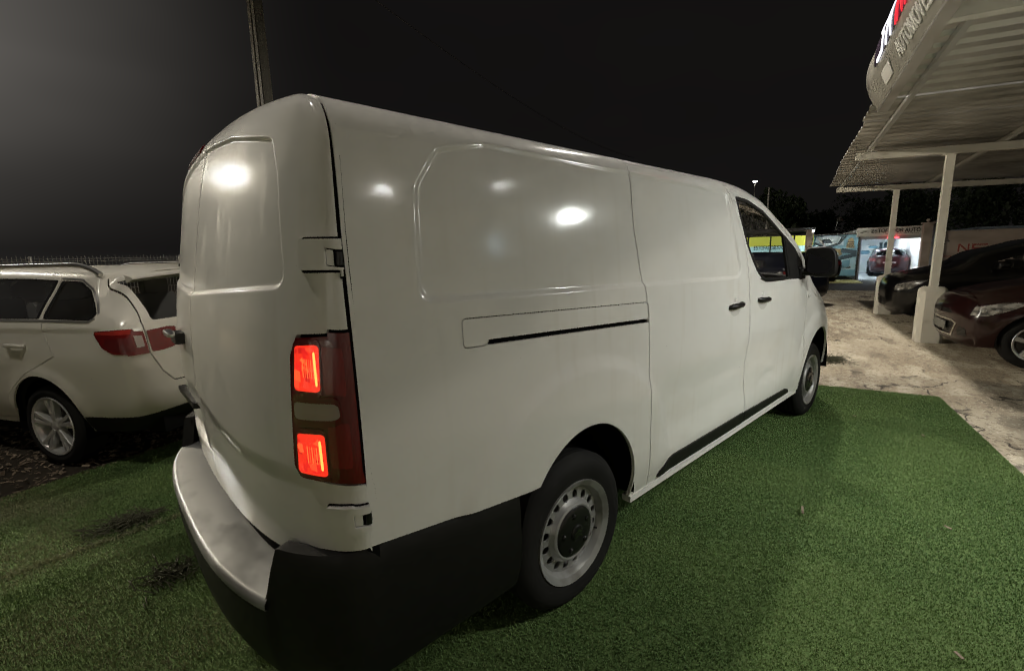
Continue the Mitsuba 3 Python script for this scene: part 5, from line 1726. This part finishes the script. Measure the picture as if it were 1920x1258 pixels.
    art([(1.3, 1.30), (1.62, 1.30), (1.56, 1.72), (1.46, 1.78), (1.36, 1.70)], 'leather_tan', .012)
    for y in (1.36, 1.46, 1.56):
        art([(1.34, y), (1.6, y), (1.6, y + .03), (1.34, y + .03)], 'poster_dark', .018)
    art([(0, .72), (.62, .66), (1.18, 1.02), (1.10, 1.26), (.75, 1.30), (.3, 1.26), (0, 1.30)], 'leather_tan', .010)
    art([(.30, .70), (.36, .68), (.52, 1.12), (.46, 1.14)], 'wood_brown', .014)
    art([(.10, .92), (.5, .90), (.5, .94), (.10, .96)], 'wood_brown', .014)
    art([(.72, 1.20), (1.05, 1.08), (1.02, .98), (.70, 1.10)], 'poster_pale', .016)
    art([(.55, .72), (1.72, 1.12), (1.72, .92), (.60, .60)], 'poster_dark', .018)
    art([(1.15, 1.30), (1.72, 1.18), (1.72, 1.02), (1.1, 1.10)], 'poster_dark', .012)
    art([(.62, .62), (1.72, .90), (1.72, .30), (.8, .30)], 'poster_pale', .008)
    art([(.62, .36), (.90, .52), (1.55, .44), (1.55, .36), (.9, .42), (.75, .30)], 'wood_brown', .014)
    art([(1.2, .40), (1.5, .40), (1.5, .78), (1.2, .70)], 'poster_blue', .014)
    add(B + '__frame', cat_(ubox(U - .10, U - .02, -4.66, -4.60, 0, 2.14), ubox(U - .10, U - .02, -4.60, -2.86, 2.10, 2.16)), 'dark_metal')
    # lit yellow panels
    Y = 'yellow_panels'
    tag(Y, 'lit yellow and pale blue sign panels lettered ESTOFADOR, seen past and through the van', 'sign')
    for v0, v1 in ((-2.86, -2.06), (-2.04, -1.05), (-1.03, -.05), (-.03, .95)):
        k = add(Y + '__panel', ubox(U + .04, U + .10, v0 + .01, v1 - .01, 1.66, 2.14), 'poster_yellow')
        scene[k]['emitter'] = {'type': 'area', 'sampling_weight': .03, 'radiance': rgb(.50, .56, .08)}
        k = add(Y + '__panel', ubox(U + .04, U + .10, v0 + .01, v1 - .01, 1.16, 1.655), 'poster_pale')
        scene[k]['emitter'] = {'type': 'area', 'sampling_weight': .03, 'radiance': rgb(.34, .62, .62)}
    add(Y + '__frame', cat_(ubox(U + .0, U + .12, -2.9, 1.0, 2.14, 2.20), ubox(U + .10, U + .16, -2.9, 1.0, 0, 1.2), *[ubox(U + .0, U + .05, v - .03, v + .03, 0, 2.16) for v in (-2.05, -1.04, -.04, .96)]), 'dark_metal')
    for v0 in (-.30, -1.22):
        add(Y + '__lettering', facade(meshkit.text_mesh('ESTOFADOR', .19, .01, bold=True).apply_transform(np.diag([.62, 1, 1, 1])), U + .04, v0, 1.50, .004), 'letter_black', smooth=False)
    add('flat_roof', ubox(U - .3, U + 4, -2.9, 3.5, 2.34, 2.50), 'dark_roof', label='flat grey shed roof above the yellow sign panels', cat='roof')
    add('yellow_kerb', ubox(22.4, 24.6, -4.6, -2.2, .0, .03), 'kerb_yellow', label='yellow painted strip of ground in front of the poster', cat='paving')
    red = add('red_lamp', ubox(U - .32, U - .22, -6.02, -5.62, 1.86, 1.92), 'letter_red', label='small red lamp strip under the sign board', cat='lamp')
    scene[red]['emitter'] = {'type': 'area', 'sampling_weight': .03, 'radiance': rgb(6, .3, .4)}


workshops()


# ------------------------------------------------------------------ far things: poles, wires, lamps, trees, fence
def street_lamp(key, label, base, h, rad, r=.12, arm=None, group=None, weight=.01):
    tag(key, label, 'street lamp', group)
    base = np.asarray(base, float)
    top = base + [0, 0, h]
    pts = [base, base + [0, 0, h * .5], top]
    if arm is not None:
        pts += [top + np.asarray(arm) * .3 + [0, 0, .12], top + np.asarray(arm)]
    add(key + '__pole', rod(pts, np.linspace(.085, .045, len(pts)), 10), 'galvanized')
    hp = pts[-1]
    m = trimesh.creation.icosphere(2, 1.0)
    m.apply_scale([r * 1.3, r, r * .45])
    m.apply_translation(hp + [0, 0, -.04])
    k = add(key + '__lamp_glass', m, 'letter_white', smooth=True)
    scene[k]['emitter'] = {'type': 'area', 'sampling_weight': weight, 'radiance': rgb(*rad)}
    hood = box(r * 3.0, r * 2.2, .10, hp + [0, 0, .05], .03)
    add(key + '__head', hood, 'dark_metal')


def at_px_dir(yaw, d):
    a = math.radians(yaw)
    return np.array([CAM[0] + d * math.cos(a), CAM[1] + d * math.sin(a), 0])


street_lamp('street_lamp', 'slim street lamp glowing white above the van windscreen', at_px_dir(20.2, 46), 7.3, (60, 56, 46), r=.17)
add('lamp_pole', rod([at_px_dir(18.85, 34), at_px_dir(18.85, 34) + [0, 0, 5.3]], [.07, .045], 10), 'white_steel', label='bare pale pole just right of the glowing street lamp', cat='pole')
for yaw, d, h, c, r, lab in ((16.35, 150, 8.6, (30, 28, 24), .34, 'tiny white lamp far off, leftmost of the lights above the roofs'), (15.6, 170, 11.2, (34, 31, 25), .36, 'tiny bright lamp far off, highest of the lights above the roofs'), (14.9, 190, 9.6, (26, 12, 5), .26, 'faint orange lamp far off, left of the pair of orange lights'),
                             (14.65, 185, 9.4, (30, 16, 7), .34, 'brighter orange lamp far off, right of the pair of orange lights'), (13.2, 120, 4.6, (14, 13, 12), .18, 'tiny dim lamp just above the poster frame'), (11.9, 110, 3.6, (16, 15, 14), .17, 'tiny dim lamp near the left end of the workshop sign board')):
    k = free('street_lamp')
    street_lamp(k, lab, at_px_dir(yaw, d), h, c, r=r, group='far street lamps')

# concrete utility pole behind the van, its wire
_d = (_fw + _rt * (497 - 960) / FPX - _up * (190 - 629) / FPX)
_b = CAM + _d / np.linalg.norm(_d[:2]) * 12.0
K = 'utility_pole'
tag(K, 'tall grooved concrete utility pole rising behind the van roof', 'pole')
_a = math.atan2(_d[1], _d[0])
pm = []
for o, w in ((-.135, .05), (-.055, .05), (.075, .17)):
    V = []
    for z, s in ((0, 1.25), (9.5, .80)):
        for dx in (-.5, .5):
            for dy in (-.11, .11):
                V.append((o * s + dx * w * s, dy * s, z))
    pm.append(trimesh.Trimesh(np.array(V)).convex_hull)
V = [(x * s, y * s, z) for z, s in ((0, 1.25), (9.5, .80)) for x in (-.15, .15) for y in (-.05, .05)]
pm.append(trimesh.Trimesh(np.array(V)).convex_hull)
for m, nm, b in zip(pm, ('rib', 'rib', 'flange', 'web'), ('wall_white', 'wall_white', 'dark_concrete', 'dark_concrete')):
    m.apply_transform(frame_m((_b[0], _b[1], 0), (math.sin(_a), -math.cos(_a), 0), (-math.cos(_a), -math.sin(_a), 0), (0, 0, 1)))
    add(f'{K}__{nm}', m, b, smooth=20)
wp = [(1.6, 6.2, 8.2), (4.37, 8.92, 7.485)]
wp = [np.array([4.37, 8.92, 7.6]) + (np.array([25.0, 15.0, 7.4]) - np.array([4.37, 8.92, 7.6])) * t - np.array([0, 0, 2.2 * t * (1 - t)]) for t in np.linspace(-.2, 1.0, 30)]
add('overhead_wire', rod(wp, .008, 6), 'dark_metal', label='thin overhead wire sagging across the night sky', cat='wire')


def tree(key, label, base, h, rad, seed):
    tag(key, label, 'tree', None)
    r = np.random.default_rng(seed)
    base = np.asarray(base, float)
    tr = [rod([base, base + [.1, .05, h * .3], base + [.05, .2, h * .55]], [.22, .16, .09], 8)]
    cl = []
    for k in range(9):
        a = r.uniform(0, 6.28)
        e = base + [rad * .7 * math.cos(a) * r.uniform(.3, 1), rad * .7 * math.sin(a) * r.uniform(.3, 1), h * r.uniform(.5, .92)]
        tr.append(rod([base + [0.05, .1, h * .35], (base + e) / 2 + [0, 0, h * .18], e], [.07, .05, .02], 6))
        cl.append((e, rad * r.uniform(.3, .55)))
    n = 3600
    ci = r.integers(len(cl), size=n)
    d = r.normal(size=(n, 3))
    d /= np.linalg.norm(d, axis=1, keepdims=True)
    c = np.array([cl[i][0] for i in ci]) + d * (np.array([cl[i][1] for i in ci]) * r.uniform(.3, 1.1, n) ** .5)[:, None]
    s = r.uniform(.07, .16, n)[:, None]
    a, b = r.normal(size=(n, 3)), r.normal(size=(n, 3))
    V = np.stack([c + a * s, c + b * s, c - a * s * .7, c - b * s * .5], 1).reshape(-1, 3)
    i = np.arange(n)[:, None] * 4
    add(key + '__trunk', cat_(*tr), 'bark')
    add(key + '__crown', trimesh.Trimesh(V, np.vstack([i + [0, 1, 2], i + [0, 2, 3]]), process=False), 'leaf', smooth=False)


for n_, (yaw, d, h, rad) in enumerate(((17.9, 44, 5.6, 2.2), (15.0, 60, 5.4, 3.4), (11.0, 66, 6.4, 4.2), (6.5, 62, 7.0, 4.4), (2.0, 58, 6.6, 4.0), (20.6, 62, 6.8, 3.2))):
    k = free('tree')
    tree(k, ('dark tree just right of the pale lamp pole', 'dark low tree under the far city lights', 'dark spreading tree behind the workshop', 'dark tall tree behind the gate pillar', 'dark tree behind the painted wall at the right edge', 'dark tree behind the glowing street lamp')[n_], at_px_dir(yaw, d), h, rad, 60 + n_)

K = 'mesh_fence'
tag(K, 'wire mesh fence with a spiked top behind the estate car', 'fence')
f0, f1 = at_px_dir(104, 10.6), at_px_dir(66, 12.5)
fd = (f1 - f0) / np.linalg.norm(f1 - f0)
npan = int(np.linalg.norm(f1 - f0) / 2.0)
for k in range(npan + 1):
    p = f0 + fd * 2.0 * k
    add(K + '__post', rod([p, p + [0, 0, 1.66]], .024, 8), 'galvanized')
    if k < npan:
        ws_ = []
        for j in range(1, 40):
            q = p + fd * (.05 * j)
            ws_.append(rod([q + [0, 0, .05], q + [0, 0, 1.655 + .018 * (j % 2)]], .0038, 4))
        for z in (.08, .3, .5, .7, .9, 1.1, 1.3, 1.45, 1.58, 1.62):
            ws_.append(rod([p + [0, 0, z], p + fd * 2.0 + [0, 0, z]], .0038, 4))
        pk = add(K + '__mesh_panel', cat_(*ws_), 'galvanized', smooth=False)
        tag(pk, kind='stuff')

# ------------------------------------------------------------------ litter on the ground
r_ = np.random.default_rng(21)


def px_ground(u, v):
    d = _fw + _rt * (u - 960) / FPX - _up * (v - 629) / FPX
    return CAM + d * (-CAM[2] / d[2])


def weeds(key, label, centre, rad, n, seed):
    r = np.random.default_rng(seed)
    ms = []
    for k in range(n):
        a, q = r.uniform(0, 6.28), rad * abs(r.normal(0, .5))
        p = centre + [q * math.cos(a), q * math.sin(a) * .6, .002]
        b, L = r.uniform(0, 6.28), r.uniform(.03, .11)
        e = p + [L * math.cos(b), L * math.sin(b), r.uniform(.004, .045)]
        ms.append(rod([p, (p + e) / 2 + [0, 0, r.uniform(.0, .015)], e], [.0028, .003, .001], 4))
    add(key, cat_(*ms), 'weed', smooth=False, label=label, cat='weeds', kind='stuff')


scene['joint_blade'] = P((.24, .25, .14), .6)
scene['dark_concrete'] = P((.15, .145, .125), .85)
scene['weed'] = P((.045, .045, .022), .8)
weeds('dry_weeds', 'dark tuft of dry weeds and twigs on the pale yard in front of the van', S(5.45, -2.22, 0), .34, 420, 3)
weeds('dry_weeds_001', 'sparse dry weeds growing along a crack beside the van front wheel', S(4.9, -1.35, 0), .22, 90, 4)
for k, (u, v, L, a) in enumerate(((.95, -1.75, .07, .3), (1.1, -2.4, .03, 1.2), (2.6, -2.6, .025, .6), (2.9, -2.2, .022, 2.0), (.1, -2.2, .03, .9))):
    p = S(u, v, .034)
    m = box(L, .012, .003, (0, 0, 0))
    m.apply_transform(frame_m(p, (math.cos(a), math.sin(a), .1), (-math.sin(a), math.cos(a), 0), (0, 0, 1)))
    add('fallen_leaf' if k == 0 else f'fallen_leaf_{k:03d}', m, 'chip', label=('dry leaf lying alone on the turf right of the van', 'small pale scrap on the turf nearest the camera', 'tiny scrap on the turf near its far right corner', 'tiny scrap on the turf close to its right edge', 'tiny scrap on the turf beside the van rear wheel')[k], cat='leaf')

weeds('debris_clump', 'dark scattered twigs and dirt lying on the turf left of the van bumper', px_ground(245, 985) + [0, 0, .018], .20, 260, 8)
weeds('debris_clump_001', 'faint dark dirt on the turf just left of the bumper plate', px_ground(330, 1080) + [0, 0, .018], .22, 150, 9)
_a, _c = px_ground(-60, 1112), px_ground(345, 968)
_n = 900
_t = r_.uniform(0, 1, _n)[:, None]
_p = _a + (_c - _a) * _t + np.column_stack([r_.normal(0, .012, _n), r_.normal(0, .014, _n), np.full(_n, .012)])
_h = r_.uniform(.012, .030, _n)
_q = _p + np.column_stack([r_.normal(0, .010, _n), r_.normal(0, .010, _n), _h])
_w = np.column_stack([r_.normal(0, .0022, _n), r_.normal(0, .0022, _n), 0 * _h])
add('turf_joint', trimesh.Trimesh(np.stack([_p - _w, _p + _w, _q], 1).reshape(-1, 3), np.arange(3 * _n).reshape(-1, 3), process=False), 'joint_blade', smooth=False, label='pale ragged joint between two strips of turf left of the van', cat='turf joint', kind='stuff')
# ------------------------------------------------------------------ the lamps that light the lot, and the office they hang on
def glow(key, c, k, w=1.0):
    scene[key]['emitter'] = {'type': 'area', 'sampling_weight': w, 'radiance': rgb(*(np.array(c) * k))}


tag('office', 'white single-storey office with a lit shop window behind the lot', 'building')
add('office__wall', sited(box(17.0, .25, 3.3, (-.4, -8.95, 1.65))), 'wall_white')
add('office__wall', sited(box(.25, 10.5, 3.3, (-8.6, -3.7, 1.65))), 'wall_white')
add('office__roof_edge', sited(box(17.4, .4, .16, (-.4, -8.9, 3.38))), 'white_steel')
k = add('office__shop_window', sited(box(.04, 3.6, 1.7, (-8.44, -4.1, 1.75))), 'letter_white')
glow(k, (1.0, .93, .80), WINDOW)
for v in (-5.95, -4.7, -3.5, -2.25):
    add('office__window_frame', sited(box(.07, .07, 1.84, (-8.41, v, 1.75))), 'dark_metal')
k = add('office__door_light', sited(box(.30, .05, .45, (2.9, -8.79, 2.65))), 'letter_white')
glow(k, (.62, .85, 1.0), 7.0, .1)
add('office__door', sited(box(1.0, .05, 2.1, (3.1, -8.80, 1.05))), 'dark_glass')


def flood(key, label, pos, aim, r, c, k, hood=.05):
    """A round flood lamp in a short can, pointing at aim."""
    tag(key, label, 'lamp')
    pos, aim = np.asarray(pos, float), np.asarray(aim, float)
    d = (aim - pos) / np.linalg.norm(aim - pos)
    s = np.cross(d, [0, 0, 1] if abs(d[2]) < .9 else [1, 0, 0])
    s /= np.linalg.norm(s)
    M = frame_m(pos, s, np.cross(d, s), d)
    disc = trimesh.Trimesh(*trimesh.creation.triangulate_polygon(Point(0, 0).buffer(r, quad_segs=8), engine='earcut'))
    disc = trimesh.Trimesh(np.column_stack([disc.vertices, np.zeros(len(disc.vertices))]), disc.faces)
    if disc.face_normals[0][2] < 0:
        disc.invert()
    disc.apply_transform(M)
    g = add(key + '__lamp_glass', disc, 'letter_white', smooth=False)
    glow(g, c, k)
    can = lathe([(.0001, -.10), (r * .8, -.10), (r * 1.12, -.03), (r * 1.12, hood), (r * 1.18, hood), (r * 1.18, -.04), (.0001, -.12)], 32, 'z')
    can.apply_transform(M)
    add(key + '__housing', can, 'dark_metal')


WARM, COOL = (1.0, .94, .83), (.95, .98, .92)
flood('flood_lamp', 'round flood lamp under the near end of the canopy', S(2.44, -5.0, 2.55), S(1.6, -1.6, .3), .09, COOL, FLOOD)
flood('shaded_lamp', 'round shaded lamp on a bracket arm by the canopy end', S(.75, -3.60, 2.78), S(1.25, -1.7, 0), .10, COOL, SHADED, .17)
add('shaded_lamp__bracket', rod([S(.75, -3.60, 2.88), S(.75, -3.60, 3.0), S(2.62, -3.63, 3.0)], .025, 8), 'galvanized')


def mast(key, label, base, lamp, r, c, k):
    """A mast with an arm whose lamp looks straight down."""
    base, lamp = np.asarray(base, float), np.asarray(lamp, float)
    flood(key, label, lamp, lamp - [0, 0, 1], r, c, k, .03)
    top = np.array([base[0], base[1], lamp[2] + .15])
    add(key + '__pole', rod([base, top, lamp + [0, 0, .16]], [.09, .06, .04], 10), 'galvanized')


mast('yard_lamp', 'mast lamp beside the canopy end, right of the van', S(.2, -7.4), S(.9, -5.9, 7.0), .16, WARM, YARD)
mast('lane_lamp', 'mast lamp on a long arm reaching over the canopy to the paved lane', S(7.6, -9.3), S(6.8, -.8, 7.6), .16, WARM, LANE)
mast('corner_lamp', 'mast lamp behind the lot on the estate car side', S(-6.2, 4.6), S(-2.76, 1.9, 7.0), .16, WARM, CORNER)
street_lamp('tall_street_lamp', 'tall street lamp left of the estate car, outside the frame', (-4.9, 13.4, 0), 5.6, np.array([1.0, .90, .70]) * STREET, r=.13, weight=1.0)
flood('eaves_lamp', 'small floodlight on an arm above the workshop poster', S(23.6, -3.7, 2.75), S(25.0, -3.9, 1.1), .09, (.92, 1.0, .96), 420.0)
scene['eaves_lamp__lamp_glass']['emitter']['sampling_weight'] = .15
add('eaves_lamp__arm', rod([S(25.0, -3.7, 2.3), S(24.6, -3.7, 2.75), S(23.6, -3.7, 2.80)], .02, 8), 'dark_metal')
tag('white_post', 'white steel post on a thick base standing alone right of the van', 'post')
_bs = S(-.42, -3.63)
add('white_post__shaft', bar(_bs + [0, 0, .8], _bs + [0, 0, 2.50], .11, .11, .01), 'white_steel')
add('white_post__base', prism(Polygon([(-.16, -.11), (-.11, -.16), (.11, -.16), (.16, -.11), (.16, .11), (.11, .16), (-.11, .16), (-.16, .11)]), .84, frame_m(_bs, E1, E2, (0, 0, 1))), 'post_base')
flood('post_lamp', 'small lamp on top of the lone white post', _bs + [0, 0, 2.60], VAN.at(-.8, 1.6)[0][0], .05, WARM, 170.0)
scene['post_lamp__lamp_glass']['emitter']['sampling_weight'] = .15
